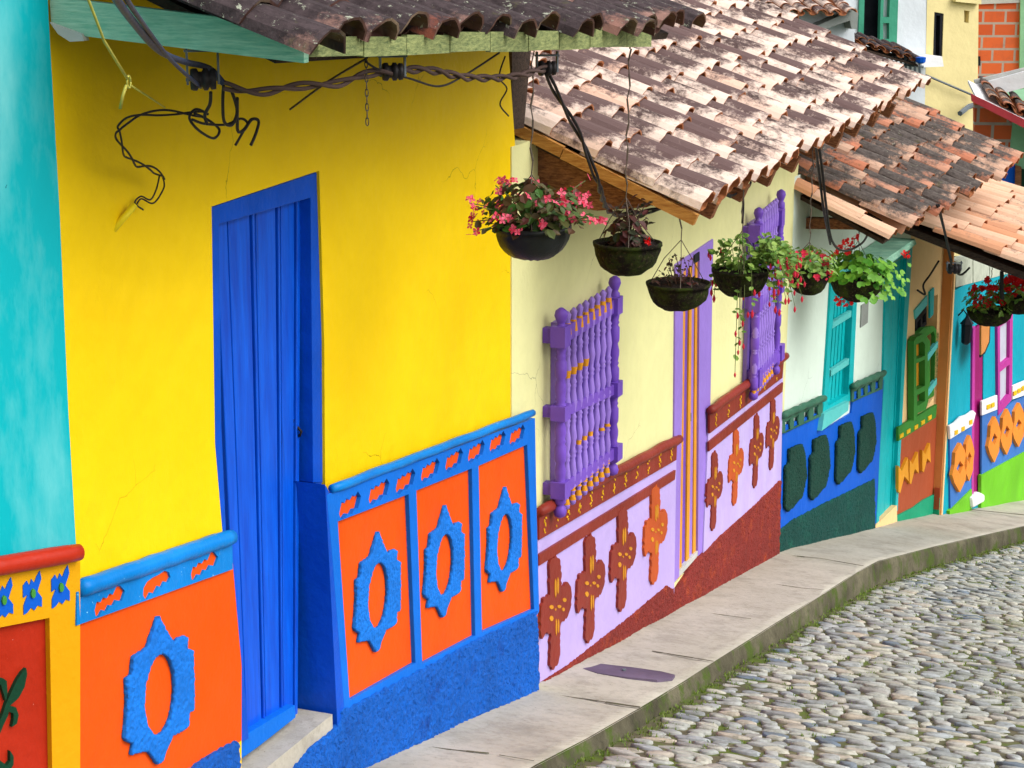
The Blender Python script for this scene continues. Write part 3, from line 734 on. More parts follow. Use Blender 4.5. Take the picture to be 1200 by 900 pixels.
def grille(F, lp, rp, rails, off, nb, parent, opening):
    """lp/rp = (x, ytop, ybottom) of end posts; rails=[(yl_top,yl_bot,yr_top,yr_bot)]"""
    # opening with shutters behind
    L0 = F.sz(lp[0], lp[1], off); L1 = F.sz(lp[0], lp[2], off); R0 = F.sz(rp[0], rp[1], off); R1 = F.sz(rp[0], rp[2], off)
    mb = MB(); dr = Vector((0, 0, 1))
    rr = []
    for (a, b, c, d) in rails:
        A = F.sz(lp[0], a, off); B = F.sz(lp[0], b, off); C_ = F.sz(rp[0], c, off); D = F.sz(rp[0], d, off)
        mb.plate(F, [(A[0], A[1]), (C_[0], C_[1]), (D[0], D[1]), (B[0], B[1])], off - .018, off + .018); rr.append((A, B, C_, D))
        # blocks on the posts and brackets back to the wall
        for (e, zt, zb) in ((A[0], A[1], B[1]), (C_[0], C_[1], D[1])):
            zc = (zt + zb) / 2; hh = (zt - zb) / 2 + .012
            mb.box(F.w(e, zc, off), F.u * .045, F.n * .04, dr * hh)
            mb.box(F.w(e, zc, off / 2), F.u * .025, F.n * (off / 2 - .001), dr * hh * .72)
    for (t, bt) in ((L0, L1), (R0, R1)):
        h = t[1] - bt[1]; s = (t[0] + bt[0]) / 2
        f0 = len(mb.f); mb.lathe(F.w(s, bt[1], off), post_prof(h, .031), 16); mb.smf |= set(range(f0, len(mb.f)))
    g = mb.build('window_grille', M['purple'], parent)
    for i in range(nb):
        t = (i + 1) / (nb + 1); s = lerp(L0[0], R0[0], t)
        zt = lerp(L0[1], R0[1], t) - .035; zb = lerp(L1[1], R1[1], t) + .02; h = zt - zb
        bands = [zt - .085 - zb, (lerp(rr[0][1][1], rr[0][3][1], t) + lerp(rr[1][0][1], rr[1][2][1], t)) / 2 - zb, (lerp(rr[1][1][1], rr[1][3][1], t) + lerp(rr[2][0][1], rr[2][2][1], t)) / 2 - zb, .05, .09]
        m2 = MB(); m2.lathe(F.w(s, zb, off + .004), bal_prof(h, .0215), 10, mat_of=lambda z: 1 if any(abs(z - q) < .009 for q in bands) else 0)
        m2.build('baluster', [M['lpurple'], M['gold']], g, smooth=True)
    # shuttered opening behind
    z0 = rr[-1][1][1]; z1 = rr[0][0][1]; sa, sb = L0[0] + .10, R0[0] - .02
    mb = MB(); mb.plate(F, [(sa, z1), (sb, z1), (sb, z0), (sa, z0)], .002, .030, [[(sa + .06, z1 - .06), (sb - .06, z1 - .06), (sb - .06, z0 + .06), (sa + .06, z0 + .06)]])
    fr_ = mb.build('window_frame', M['lpurple'], parent)
    mb = MB(); n = 4
    for i in range(n):
        x0 = lerp(sa + .05, sb - .05, i / n) + .004; x1 = lerp(sa + .05, sb - .05, (i + 1) / n) - .004
        mb.plate(F, [(x0, z1 - .05), (x1, z1 - .05), (x1, z0 + .05), (x0, z0 + .05)], .001, .012 + .002 * (i % 2))
    mb.build('shutter', M['dpurple'] if opening else M['lpurple'], fr_)  # open window: dark purple paints in the shade of the opening
    return g
grille(FC, (657, 361, 606), (719, 324, 556), [(384, 403, 350, 365), (477, 489, 449, 461), (566, 580, 523, 536)], .09, 8, Ch, 0)
grille(FC, (886, 245, 466), (912, 224, 436), [(265, 281, 247, 262), (349, 362, 328, 340), (434, 450, 405, 419)], .09, 8, Ch, 1)
# roof
Cr = roof_deck('roof', pC, sC0 + .03, sC1 - .03, .22, 4.6, M['beamdark'], Ch)
roof_tiles('roof_tiles', FC, sC0 + .07, sC1, 4.4, pC, M['tile_cream'], Cr, spacing=.25, exposure=.30, rad=.098)
rafters(pC, [sC0 + .6 * i + .7 for i in range(9)], .05, 1.4, M['beam'], Cr)
mb = MB(); 
for v0_, v1_ in ((-.02, .72), (.725, 1.5), (1.505, 2.6)):
    vs = [];
    for v in (v0_, v1_):
        for (ds, h) in ((-.05, -.005), (-.012, -.005), (-.012, .05), (-.05, .05)): vs.append(pC(sC0 + ds, v, h + .006 * (v0_ > 0)))
    mb.add(vs, [(0, 1, 2, 3), (4, 7, 6, 5), (0, 4, 5, 1), (1, 5, 6, 2), (2, 6, 7, 3), (3, 7, 4, 0)])
mb.build('verge_board', M['yelboard'], Cr)
# big brown beam ends under the near verge
def cpt(px, py, ds=0.0): return onplane(px, py, FC.w(sC0 + .06 + ds, 0), FC.u)
for pts, nm in (([(590, 158), (745, 205), (772, 222), (770, 238), (690, 226), (590, 192)], 0), ([(590, 190), (700, 222), (757, 226), (758, 243), (700, 247), (590, 232)], .02)):
    f_ = [cpt(x, y, nm) for x, y in pts]; N = len(f_); mb = MB(); t_ = FC.u * .12
    mb.add(f_ + [p + t_ for p in f_], [tuple(range(N)), tuple(range(N, 2 * N))[::-1]] + [(i, (i + 1) % N, (i + 1) % N + N, i + N) for i in range(N)])
    mb.build('beam', M['beam'], Cr)
# gable infill behind the beams (dark)
mb = MB(); mb.add([pC(sC0 + .32, .5, -.04), pC(sC0 + .32, 3.2, -.04), FC.w(sC0 + .32, zC - .35, -2), FC.w(sC0 + .32, zC - .1, .2)], [(0, 1, 2, 3)])

# ------------------------------------------------------------------ white house
Wh = empty('white_house', FW.w(1.4, -2.2), 'white house with teal shutters, teal door and dark green dado reliefs', 'house')
ww = FW.poly([(1052, 620), (1056, 500), (1062, 400), (1066, 285)])
mb = MB(); hole = FW.poly([(1041, 305), (1067, 288), (1060, 420), (1051, 600), (1027, 617), (1036, 445)])
winh = FW.poly([(977, 318), (1006, 298), (997, 458), (992, 474), (965, 492), (971, 400)])
mb.plate(FW, [(-.25, -2.5), (ww[0][0], -2.9)] + [(max(p[0], ww[0][0]), p[1]) for p in ww] + [(ww[0][0] + .0, 1.0), (-.25, 1.0)], -.30, 0, [winh, FW.poly([(1041, 306), (1063, 292), (1058, 420), (1049.5, 600), (1028, 616), (1036, 445)])])
mb.build('wall', M['white'], Wh)
# door
planked(FW, 'door', (1042, 305), (1064, 291), (1050, 600), (1029, 617), -.06, -.015, 3, M['teal'], Wh, gap=.02)
plate('door_frame', FW, [(1039, 300), (1070, 282), (1061, 420), (1052, 598), (1049, 602), (1057, 420), (1063, 294), (1043, 308), (1039, 445), (1030, 615), (1027, 617), (1035, 445)], -.06, .02, M['teal'], Wh)
plate('lintel_board', FW, [(1036, 305), (1072, 280), (1074, 286), (1042, 310)], .02, .30, M['greenboard'], Wh)
plate('step', FW, [(1026, 616), (1051, 592), (1052, 640), (1026, 650)], -.1, .03, M['peach'], Wh)
# window
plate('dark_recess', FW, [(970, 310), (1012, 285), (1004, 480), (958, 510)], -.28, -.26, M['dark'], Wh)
wf = plate('window_frame', FW, [(975, 316), (1007, 295), (999, 468), (964, 490), (970, 400)], -.05, .02, M['teal'], Wh, holes=[[(981, 320), (1002, 306), (994, 462), (970, 476), (974, 400)]])
mb = MB(); 
for i in range(6):
    t0, t1 = i / 6, (i + 1) / 6; TL, TR, BR, BL = FW.poly([(981, 319), (1002, 306), (994, 463), (969, 477)], -.03)
    mb.plate(FW, [f(TL, TR, t0 + .02), f(TL, TR, t1 - .02), f(BL, BR, t1 - .02), f(BL, BR, t0 + .02)], -.06, -.03)
mb.build('shutter', M['teal'], wf)
for (y0, y1) in ((379, 362), (434, 416), (322, 306)): plate('rail', FW, [(974, y0), (1001, y1), (1001, y1 + 7), (974, y0 + 7)], -.02, .012, M['ltteal'], wf)
plate('sill', FW, [(966, 485), (995, 470), (994, 481), (963, 505)], .0, .06, M['ltteal'], wf)
plate('plaque', FW, [(1010, 358), (1018, 353), (1017, 378), (1009, 384)], .001, .012, M['greyplaque'], Wh)
# dado
db = plate('dado_panel', FW, [(917, 500), (964, 482), (964, 505), (998, 484), (1000, 460), (1036, 445), (1026, 620), (914, 650)], 0, .02, M['bluep'], Wh)
def starslot(F, x, y, o, r):
    c = F.sz(x, y, o); return [(c[0] + r * (1.1 if k % 2 else .6) * math.cos(k * PI / 4), c[1] + r * .75 * (1 if k % 2 else .6) * math.sin(k * PI / 4)) for k in range(8)]
for (band, mo, stars) in (([(917, 488), (965, 468), (965, 487), (917, 508)], [(917, 487), (966, 466)], [(924, 499), (934, 494), (946, 488), (957, 482)]),
                          ([(999, 454), (1036, 438), (1035, 456), (999, 471)], [(999, 453), (1036, 437)], [(1004, 463), (1012, 459), (1020, 455), (1029, 451)])):
    mb = MB(); mb.plate(FW, FW.poly(band, .04), .022, .034, [starslot(FW, x, y, .04, .085) for x, y in stars]); mb.build('frieze', M['gdado'], db)
    roll('moulding', FW, mo[0], mo[1], .028, .05, M['gdado'], db)
OC = [(105, 505), (165, 480), (180, 535), (185, 640), (165, 730), (100, 800), (85, 780), (88, 590), (105, 570)]
ocp = rag(FW.poly([(900 + x / 4, 400 + y / 4) for x, y in OC], .05), .004); oc = FW.sz(900 + 135 / 4, 400 + 640 / 4, .05)
mb = MB(); mb.plate(FW, ocp, .02, .05); o1 = mb.build('shield_relief', M['dgreen2'], db, origin=FW.w(oc[0], oc[1], 0))
relief(o1, .010, .016, .02)
for (x, y) in ((962, 548), (992, 531), (1017.5, 519)):
    c = copyobj(o1, db); q = FW.sz(x, y, .05); c.location = FW.w(q[0], q[1], 0) - rootloc(db)
relief_base = plate('base', FW, [(914, 621), (930, 609), (970, 588), (1026, 561), (1027, 640), (914, 660)], .0, .035, M['dgreen3'], Wh)
relief(relief_base, .02, .022, .03)
# roof
Wr = roof_deck('roof', pW, sW0 + .03, sW1 - .03, .22, 4.4, M['beamdark'], Wh)
roof_tiles('roof_tiles', FW, sW0 + .02, sW1, 4.2, pW, M['tile_mixed'], Wr, spacing=.235, exposure=.32, rad=.085, jit=1.8)
# under-verge tiles and boards
def pWl(s, v, h=0.0): return pW(s, v, h - .10)
roof_tiles('verge_tiles', FW, sW0 - .10, sW0 + .14, 1.9, pWl, M['tile_pink'], Wr, spacing=.22, exposure=.42, rad=.085, jit=1.0, v0=.06)
roof_deck('verge_board', pWl, sW0 - .04, sW0 + .14, .12, 2.2, M['beamdark'], Wr)
def wpt(px, py): return onplane(px, py, FW.w(sW0 + .12, 0), FW.u)
f_ = [wpt(x, y) for x, y in ((938, 256), (1048, 269), (1052, 262), (1062, 270), (938, 268))]
f_ = [wpt(x, y) for x, y in ((930, 255), (1046, 259), (1052, 270), (930, 268))]
mb = MB(); t_ = FW.u * .08; mb.add(f_ + [p + t_ for p in f_], [(0, 1, 2, 3), (7, 6, 5, 4)] + [(i, (i + 1) % 4, (i + 1) % 4 + 4, i + 4) for i in range(4)]); mb.build('beam', M['beam'], Wr)

# ------------------------------------------------------------------ peach house
Oh = empty('peach_house', FO.w(.8, -2.9), 'peach house with green window woodwork and brown dado', 'house')
sR = FO.sz(1098, 450)[0]; PRJ = FO.sz(1098, 450)
# projection of the next house
lo, hi = 0, .6
for _ in range(30):
    mid = (lo + hi) / 2; q = FO.w(sR, -1, mid) - CAM
    d = Vector((q.x, q.y * CT - q.z * ST, 0)); depth = q.y * CT - q.z * ST
    if 600 + FPX * q.x / depth < 1113: lo = mid
    else: hi = mid
PJ = lo
mb = MB(); mb.plate(FO, [(-.02, -3.2), (sR, -3.5), (sR, .9), (-.02, .9)], -.30, 0, [FO.poly([(1072, 368), (1087, 350), (1099, 345), (1098, 458), (1086, 478), (1072, 490)], 0)])
mb.build('wall', M['peach'], Oh)
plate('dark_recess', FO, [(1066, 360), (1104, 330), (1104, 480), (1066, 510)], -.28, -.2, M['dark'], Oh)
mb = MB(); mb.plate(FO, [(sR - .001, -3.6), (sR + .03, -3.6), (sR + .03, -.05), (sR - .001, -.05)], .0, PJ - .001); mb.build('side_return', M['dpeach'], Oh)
wf = plate('window_frame', FO, [(1071, 400), (1074, 395), (1082, 391), (1087, 396), (1088, 470), (1085, 480), (1076, 484), (1071, 493)], .01, .07, M['green'], Oh,
      holes=[[(1074, 404), (1081, 400), (1084, 404), (1084, 417), (1074, 421)], [(1074, 426), (1084, 421), (1084, 452), (1074, 457)], [(1075, 463), (1084, 458), (1084, 470), (1075, 476)]])
plate('shutter', FO, [(1072, 402), (1086, 396), (1086, 455), (1072, 460)], -.02, .008, M['gold'], wf)
wf2 = plate('window_frame', FO, [(1074, 392), (1083, 384), (1094, 382), (1100, 390), (1099, 455), (1094, 464), (1088, 468), (1087, 400)], -.04, .0, M['green'], Oh,
      holes=[[(1086, 394), (1094, 388), (1096, 394), (1095, 447), (1090, 454), (1090, 400)]])
plate('rail', FO, [(1086, 417), (1099, 400), (1099, 407), (1087, 424)], -.02, .012, M['ltteal'], wf2)
plate('rail', FO, [(1087, 458), (1098, 443), (1098, 450), (1087, 466)], -.02, .012, M['ltteal'], wf2)
plate('window_lintel', FO, [(1072, 364), (1087, 346), (1087, 357), (1073, 374)], -.05, .015, M['ltteal'], Oh)
plate('window_sash', FO, [(1073, 374), (1086, 357), (1086, 380), (1074, 393)], -.10, -.05, M['dark'], Oh, holes=[[(1075, 378), (1079, 373), (1079, 384), (1075, 388)], [(1081, 371), (1085, 366), (1085, 377), (1081, 381)]])
plate('vent_louvre', FO, [(1090, 342), (1095, 337), (1094, 368), (1090, 373)], .001, .02, M['teal'], Oh)
dp = plate('dado_panel', FO, [(1053, 512), (1098, 486), (1095, 585), (1050, 612)], 0, .02, M['brown'], Oh)
plate('frieze', FO, [(1053, 501), (1098, 474), (1097, 489), (1053, 517)], .02, .045, M['green'], dp)
for (x, y) in ((1057, 511), (1065, 506), (1074, 501), (1082, 495.5), (1090, 490)):
    plate('yellow_square', FO, [(x - 2, y - 1.5), (x + 2, y - 4), (x + 2, y + 0.5), (x - 2, y + 3)], .045, .052, M['yel2'], dp)
for i, (x0, y0) in enumerate(((1053, 542), (1066, 535), (1081, 524))):
    k = [1, .9, .82][i]
    plate('bow_relief', FO, [(x0, y0 + 4 * k), (x0 + 4 * k, y0 + 10 * k), (x0 + 11 * k, y0 - 6 * k), (x0 + 12 * k, y0 + 22 * k), (x0 + 7 * k, y0 + 16 * k), (x0 + 2 * k, y0 + 36 * k), (x0, y0 + 34 * k)], .02, .05, M['gold'], dp)
plate('base', FO, [(1050, 605), (1070, 595), (1082, 586), (1098, 578), (1098, 620), (1050, 625)], 0, .035, M['seagreen'], Oh)
mb = MB(); z1 = FO.sz(1098, 578)[1]; mb.plate(FO, [(sR - .02, z1 - .8), (sR - .004, z1 - .8), (sR - .004, z1 + .02), (sR - .02, z1 + .02)], .036, PJ - .003); mb.build('base_return', M['seagreen'], Oh)
mb = MB(); mb.plate(FO, [(sR - .022, z1 - .1), (sR - .006, z1 - .1), (sR - .006, z1 + .12), (sR - .022, z1 + .12)], .037, PJ - .004); mb.build('plinth_return', M['brown'], Oh)
# ------------------------------------------------------------------ cyan house at the right edge
FK = Frame(FO.w(sR + .03, 0, PJ), 1950)
Kh = empty('cyan_house', FK.w(1.6, -3.2), 'cyan house at the right edge with orange diamond reliefs and magenta door', 'house')
holeD = FK.poly([(1141, 383), (1153, 375), (1151, 581), (1139, 587)]); holeW = FK.poly([(1170, 376), (1186, 366), (1185, 463), (1171, 478)])
topK = FK.sz(1130, 334)[1]
mb = MB(); mb.plate(FK, [(0, -3.6), (7.5, -5.8), (7.5, topK), (0, topK)], -.30, 0, [holeD, holeW]); mb.build('wall', M['cyan2'], Kh)
mb = MB(); mb.plate(FK, [(-.01, -3.5), (.03, -3.5), (.03, FK.sz(1116, 312)[1]), (-.01, FK.sz(1116, 312)[1])], .002, .014); mb.build('corner_strip', M['peach'], Kh)
planked(FK, 'upper_boards', (1120, 306), (1300, 250), (1300, 290), (1120, 337), -.10, .01, 22, M['sageboard'], Kh, gap=.01)
plate('door', FK, [(1141, 383), (1153, 375), (1151, 581), (1139, 587)], -.12, -.08, M['magenta'], Kh)
plate('door_frame', FK, [(1140, 384), (1143, 382), (1141, 586), (1138, 588)], -.10, .02, M['pinkish'], Kh)
plate('door_jamb', FK, [(1143, 384), (1152, 378), (1151, 580), (1140, 586)], -.08, -.01, M['magenta'], Kh)
plate('foot_stone', FK, [(1140, 583), (1150, 577), (1155, 580), (1155, 588), (1141, 596)], -.02, .07, M['plainwhite'], Kh, bevel=.03)
kw = plate('window_frame', FK, [(1169, 378), (1187, 366), (1186, 468), (1170, 487)], -.03, .03, M['pinkish'], Kh, holes=[[(1172, 383), (1183.5, 375), (1183, 419), (1172, 428)], [(1172, 436), (1183, 427), (1182.5, 462), (1172, 475)]])
plate('curtain', FK, [(1171, 380), (1185, 370), (1184, 466), (1171, 480)], -.03, -.005, M['curtain'], kw)
dk = plate('dado_panel', FK, [(1113, 515), (1139, 497), (1139, 588), (1114, 605)], 0, .02, M['denim'], Kh)
dk2 = plate('dado_panel', FK, [(1151, 484), (1169, 474), (1171, 484), (1187, 470), (1300, 420), (1300, 560), (1150, 592)], 0, .02, M['denim'], Kh)
plate('frieze', FK, [(1113, 499), (1120, 495), (1127, 488), (1134, 486), (1141, 481), (1144, 484), (1140, 499), (1128, 506), (1114, 515)], .02, .05, M['plainwhite'], dk, bevel=.008)
plate('frieze', FK, [(1151, 470), (1169, 463), (1169, 480), (1151, 487)], .02, .045, M['plainwhite'], dk2, bevel=.006)
plate('frieze', FK, [(1187, 452), (1240, 430), (1300, 405), (1300, 425), (1240, 450), (1187, 468)], .02, .045, M['plainwhite'], dk2, bevel=.006)
for par, pts in ((dk, ((1121, 507), (1129, 503), (1138, 495))), (dk2, ((1159, 477), (1164, 475), (1190, 461), (1195, 458), (1200, 455)))):
    for (x, y) in pts: plate('yellow_square', FK, [(x - 1.8, y - 2), (x + 1.8, y - 3.5), (x + 1.8, y + 1.5), (x - 1.8, y + 3)], .045, .056, M['yel2'], par)
def diamond(par, x, y, hw, hh, s0=None):
    o = [(x + 1, y - hh), (x + hw * .6, y - hh * .72), (x + hw, y - hh * .3), (x + hw * .8, y + hh * .1), (x + hw * .75, y + hh * .5), (x, y + hh), (x - hw * .7, y + hh * .62), (x - hw, y + hh * .3), (x - hw * .7, y - hh * .1), (x - hw * .6, y - hh * .6)]
    h = [(x, y - hh * .28), (x + hw * .45, y - hh * .08), (x, y + hh * .25), (x - hw * .45, y + hh * .05)]
    plate('diamond_relief', FK, o, .02, .055, M['ltorange'], par, holes=[h])
diamond(dk, 1125, 548, 9, 29); diamond(dk, 1136, 537, 6, 27)
diamond(dk2, 1165.5, 515, 7.5, 27); diamond(dk2, 1180, 506, 7.5, 27); diamond(dk2, 1194, 498, 7.5, 26); diamond(dk2, 1208, 489, 7, 26)
plate('base', FK, [(1113, 599), (1139, 573), (1139, 600), (1113, 612)], 0, .035, M['lime'], Kh)
plate('base', FK, [(1150, 557), (1200, 530), (1300, 480), (1300, 600), (1150, 600)], 0, .035, M['lime'], Kh)
# wall lantern, hanging sign
ln = FK.w(*FK.sz(1134, 385, .1), .09)
mb = MB(); mb.lathe(ln - Vector((0, 0, .16)), [(.02, 0), (.045, .02), (.055, .2), (.07, .21), (.02, .27), (.01, .31)], 6); mb.tube([ln + Vector((0, 0, .13)), ln + Vector((0, 0, .18)) - FK.n * .04, ln + Vector((0, 0, .12)) - FK.n * .09], .008)
lo_ = mb.build('wall_lantern', M['dark'], None); tag(lo_, 'black lantern on the cyan wall left of the magenta door', 'lantern')
sg = empty('shop_sign', FK.w(*FK.sz(1155, 395, .2), .2), 'brown cut out board hanging right of the magenta door jamb', 'sign')
plate('board', FK, [(1150, 380), (1160, 375), (1159, 400), (1154, 412), (1150, 416)], .19, .21, M['dpeach'], sg)
plate('edge', FK, [(1149.4, 379), (1161, 373.5), (1160, 401), (1154.5, 414), (1149.2, 419)], .175, .189, M['dark'], sg)
# shared roof over peach and cyan houses
Or = empty('tiled_roof', FO.w(2, -.4), 'pale pink tiled roof sloping over the peach and cyan houses', 'roof')
wO = 1.9; sO0 = None
# verge plane through (1070,268) near wall: roof falls to the street
A = FO.w(*FO.sz(1072, 268, .35), .35); sO0 = (A - FO.P).dot(FO.u)
B = onplane(1200, 318, FO.w(sO0, 0), FO.u); oB = (B - FO.P).dot(FO.n); tp_ = (A.z - B.z) / (oB - .35)
pitO = math.atan(tp_)
wO = 1.9; zO = B.z - tp_ * (wO - oB)
pO = mkroof(FO, lambda s: zO + .01 * (s - sO0), wO, pitO)
vO = 3.2
qn = (FO.n * math.sin(pitO) + Vector((0, 0, math.cos(pitO)))); qq = onplane(1200, 230, pO(0, 0, .08), qn); sO1 = (qq - FO.P).dot(FO.u)
print('roof4', sO0, sO1, math.degrees(pitO))
roof_deck('deck', pO, sO0 + .02, sO1 - .03, .02, vO + .1, M['beamdark'], Or)
roof_tiles('roof_tiles', FO, sO0 + .04, sO1, vO, pO, M['tile_pink'], Or, spacing=.25, exposure=.45, rad=.095, jit=1.2)
mb = MB(); vs = []
for v in (0, 3):
    for (ds, h) in ((-.03, -.06), (.02, -.06), (.02, .0), (-.03, .0)): vs.append(pO(sO0 + ds, v, h))
mb.add(vs, [(0, 1, 2, 3), (4, 7, 6, 5), (0, 4, 5, 1), (1, 5, 6, 2), (2, 6, 7, 3), (3, 7, 4, 0)]); mb.build('verge_board', M['beamdark'], Or)

# ------------------------------------------------------------------ ground: base line of the walls, sidewalk, kerb, road
base = []   # (world point, outward normal)
def addb(F, s, z): base.append((F.w(s, z), F.n))
addb(FY, -9, 1.66); addb(FY, -1.7, .06); addb(FY, .77, -.49); addb(FY, 1.68, -.665); addb(FY, 2.9, -.935)
addb(FC, .02, -.94); addb(FC, 2.7, -1.43)
q = FC.sz(912, 646); addb(FC, q[0], q[1]); q = FW.sz(970, 627); addb(FW, q[0], q[1]); q = FW.sz(1030, 620); addb(FW, q[0], q[1])
q = FK.sz(1114, 601); addb(FK, q[0], q[1]); q = FK.sz(1200, 577); addb(FK, q[0], q[1]); zl = q
q = (q[0] + 14, q[1] - 3.2); addb(FK, q[0], q[1])
kerb_px = [(690 - 95, 918), (630, 897), (690, 866), (752, 830), (800, 801), (840, 775), (905, 734), (960, 700), (1005, 671), (1030, 658), (1100, 640), (1200, 617)]
kh_px = [.06, .06, .07, .08, .085, .09, .11, .13, .17, .18, .16, .14]
def basez(pt):
    best = None
    for i in range(len(base) - 1):
        a, b = base[i][0], base[i + 1][0]; ab = Vector((b.x - a.x, b.y - a.y)); ap = Vector((pt.x - a.x, pt.y - a.y))
        t = max(0, min(1, ap.dot(ab) / max(ab.length_squared, 1e-9))); c = a.lerp(b, t); d = (Vector((pt.x - c.x, pt.y - c.y))).length
        if best is None or d < best[0]: best = (d, c)
    return best[1]
kerb = []
for (x, y) in kerb_px:
    z = -1.0
    for _ in range(60):
        d = ray(x, y); t = (z - CAM.z) / d.z; p = CAM + d * t; zz = basez(p).z - .02; z = z * .5 + zz * .5
    p = CAM + ray(x, y) * ((z - CAM.z) / ray(x, y).z); kerb.append(p)
# extend both ways
d0 = (kerb[0] - kerb[2]).normalized(); d1 = (kerb[-1] - kerb[-3]).normalized()
kpts = [kerb[0] + d0 * 6] + kerb + [kerb[-1] + d1 * 14]; kh = [.09] + kh_px + [.15]
kbase = [basez(p) for p in kpts]; kbase[0] = basez(kpts[0]); 
print('KERB width', [(round((p - b).length, 2), round(p.z, 2)) for p, b in zip(kpts, kbase)])
# resample
def resample(P, Q, Hh, step):
    out = []
    for i in range(len(P) - 1):
        n = max(1, int((P[i + 1] - P[i]).length / step))
        for k in range(n): t = k / n; out.append((P[i].lerp(P[i + 1], t), Q[i].lerp(Q[i + 1], t), lerp(Hh[i], Hh[i + 1], t)))
    out.append((P[-1], Q[-1], Hh[-1])); return out
RS = resample(kpts, kbase, kh, .12)
mb = MB(); W_ = 6
for (k, b, h) in RS:
    inw = (b - k).normalized()
    bb = b + inw * .25
    for j in range(W_ + 1):
        t = j / W_; p = bb.lerp(k, t); p.z += .006 * noise.noise(p * 2.1); mb.v.append(p)
fs = []
joints = set()
acc = 0; nxt = 1.0
for i in range(len(RS) - 1):
    for j in range(W_): mb.f.append([i * (W_ + 1) + j, i * (W_ + 1) + j + 1, (i + 1) * (W_ + 1) + j + 1, (i + 1) * (W_ + 1) + j]); mb.m.append(0)
sw = mb.build('sidewalk', M['pave'], None, smooth=True); tag(sw, 'worn pale concrete sidewalk running down along the houses', 'sidewalk', kind='structure')
# dark joints as narrow strips sunk in the paving
def gpt(px, py, dz=.004):
    z = -1.0
    for _ in range(60):
        d = ray(px, py); p = CAM + d * ((z - CAM.z) / d.z); z = z * .5 + (basez(p).z - .012) * .5
    return p + Vector((0, 0, dz))
mb = MB()
def strip(pts, wd):
    wd *= 1.25; P = [gpt(x, y, .006) for x, y in pts]
    for a, b in zip(P[:-1], P[1:]):
        d = (b - a).normalized(); c = Vector((-d.y, d.x, 0)) * wd
        n = 6
        for k in range(n):
            p, q_ = a.lerp(b, k / n), a.lerp(b, (k + 1) / n); w0 = c * random.uniform(.6, 1.2)
            mb.add([p - w0, p + w0, q_ + w0, q_ - w0], [(0, 1, 2, 3)])
strip([(476, 873), (520, 879), (573, 884)], .006); strip([(620, 812), (690, 821), (750, 830)], .007); strip([(764, 764), (800, 770), (836, 776)], .006)
strip([(795, 716), (835, 720), (880, 726)], .004); strip([(905, 685), (940, 690), (966, 692)], .004); strip([(908, 650), (960, 655), (1012, 664)], .007)
strip([(1066, 620), (1100, 627)], .014); strip([(1105, 611), (1140, 617)], .014); strip([(585, 886), (626, 893)], .003); strip([(1130, 597), (1200, 604)], .010)
jo = mb.build('sidewalk_joint', M['joint'], sw)
# kerb stone face
mb = MB()
for (k, b, h) in RS:
    o_ = (k - b); o_.z = 0; o_ = o_.normalized(); wv = .012 * noise.noise(k * 3)
    for (dx, dz) in ((-.10, .0035), (-.006, .005), (.004, -.008), (.012 + wv, -.04), (.02 + wv * 1.5, -h * .6), (.03 + wv, -h - .05)): mb.v.append(k + o_ * dx + Vector((0, 0, dz)))
for i in range(len(RS) - 1):
    for j in range(5): mb.f.append([i * 6 + j, i * 6 + j + 1, (i + 1) * 6 + j + 1, (i + 1) * 6 + j]); mb.m.append(0 if j else 1)
kb = mb.build('kerb', [M['kerb'], M['pave']], None, smooth=True); tag(kb, 'mossy green grey kerb face between sidewalk and cobbles', 'kerb', kind='structure')
# cover plate in the sidewalk
cp = empty('drain_cover', gpt(740, 790), 'purple grey oblong cover plate set in the sidewalk by the cream house', 'drain cover')
mb = MB(); ring = [(683, 786), (690, 782), (704, 780), (740, 784), (775, 789), (791, 793), (788, 797), (770, 799), (735, 796), (700, 791)]
P_ = [gpt(x, y, .006) for x, y in ring]; N = len(P_); mb.add([p + Vector((0, 0, .006)) for p in P_] + [p - Vector((0, 0, .02)) for p in P_], [tuple(range(N)), tuple(range(N, 2 * N))[::-1]] + [(i, (i + 1) % N, (i + 1) % N + N, i + N) for i in range(N)])
mb.build('plate', paint('worn_purple_metal', (112, 98, 120), KL, var=.3), cp)
mb = MB(); mb.lathe(gpt(731, 788, .012), [(.012, 0), (.012, .008), (.004, .012)], 10); mb.build('bolt', M['metal'], cp)
# road bed
def roadpt(i, w):
    k, b, h = RS[i]; o_ = (k - b); o_.z = 0; o_ = o_.normalized()
    return k + o_ * w + Vector((0, 0, -h - .012 + .02 * min(w, 1) - .03 * max(0, w - 1) * .0)), o_
# smooth outward directions
OUT = []
for i in range(len(RS)):
    a = RS[max(0, i - 14)][0]; b = RS[min(len(RS) - 1, i + 14)][0]; d = (b - a); d.z = 0; d.normalize(); OUT.append(Vector((d.y, -d.x, 0)))
ZR = []
for i in range(len(RS)):
    lo_i, hi_i = max(0, i - 5), min(len(RS), i + 6); ZR.append(sum(RS[k][0].z - RS[k][2] for k in range(lo_i, hi_i)) / (hi_i - lo_i))
def road(i, w):
    i = max(0, min(len(RS) - 1.001, i)); a = int(i); t = i - a
    k = RS[a][0].lerp(RS[a + 1][0], t); o_ = OUT[a].lerp(OUT[a + 1], t); z = lerp(ZR[a], ZR[a + 1], t)
    p = k + o_ * w; p.z = z + .015 * w * (w < 99); return p
mb = MB(); ws = [-.05 + .12 * k for k in range(81)]
idx = list(range(0, len(RS)))
for i in idx:
    for w_ in ws: p = road(i, w_); p.z += -.005 + .013 * noise.noise(p * 1.1) + .006 * noise.noise(p * 5); mb.v.append(p)
n = len(ws)
for a in range(len(idx) - 1):
    for j in range(n - 1): mb.f.append([a * n + j, a * n + j + 1, (a + 1) * n + j + 1, (a + 1) * n + j]); mb.m.append(0)
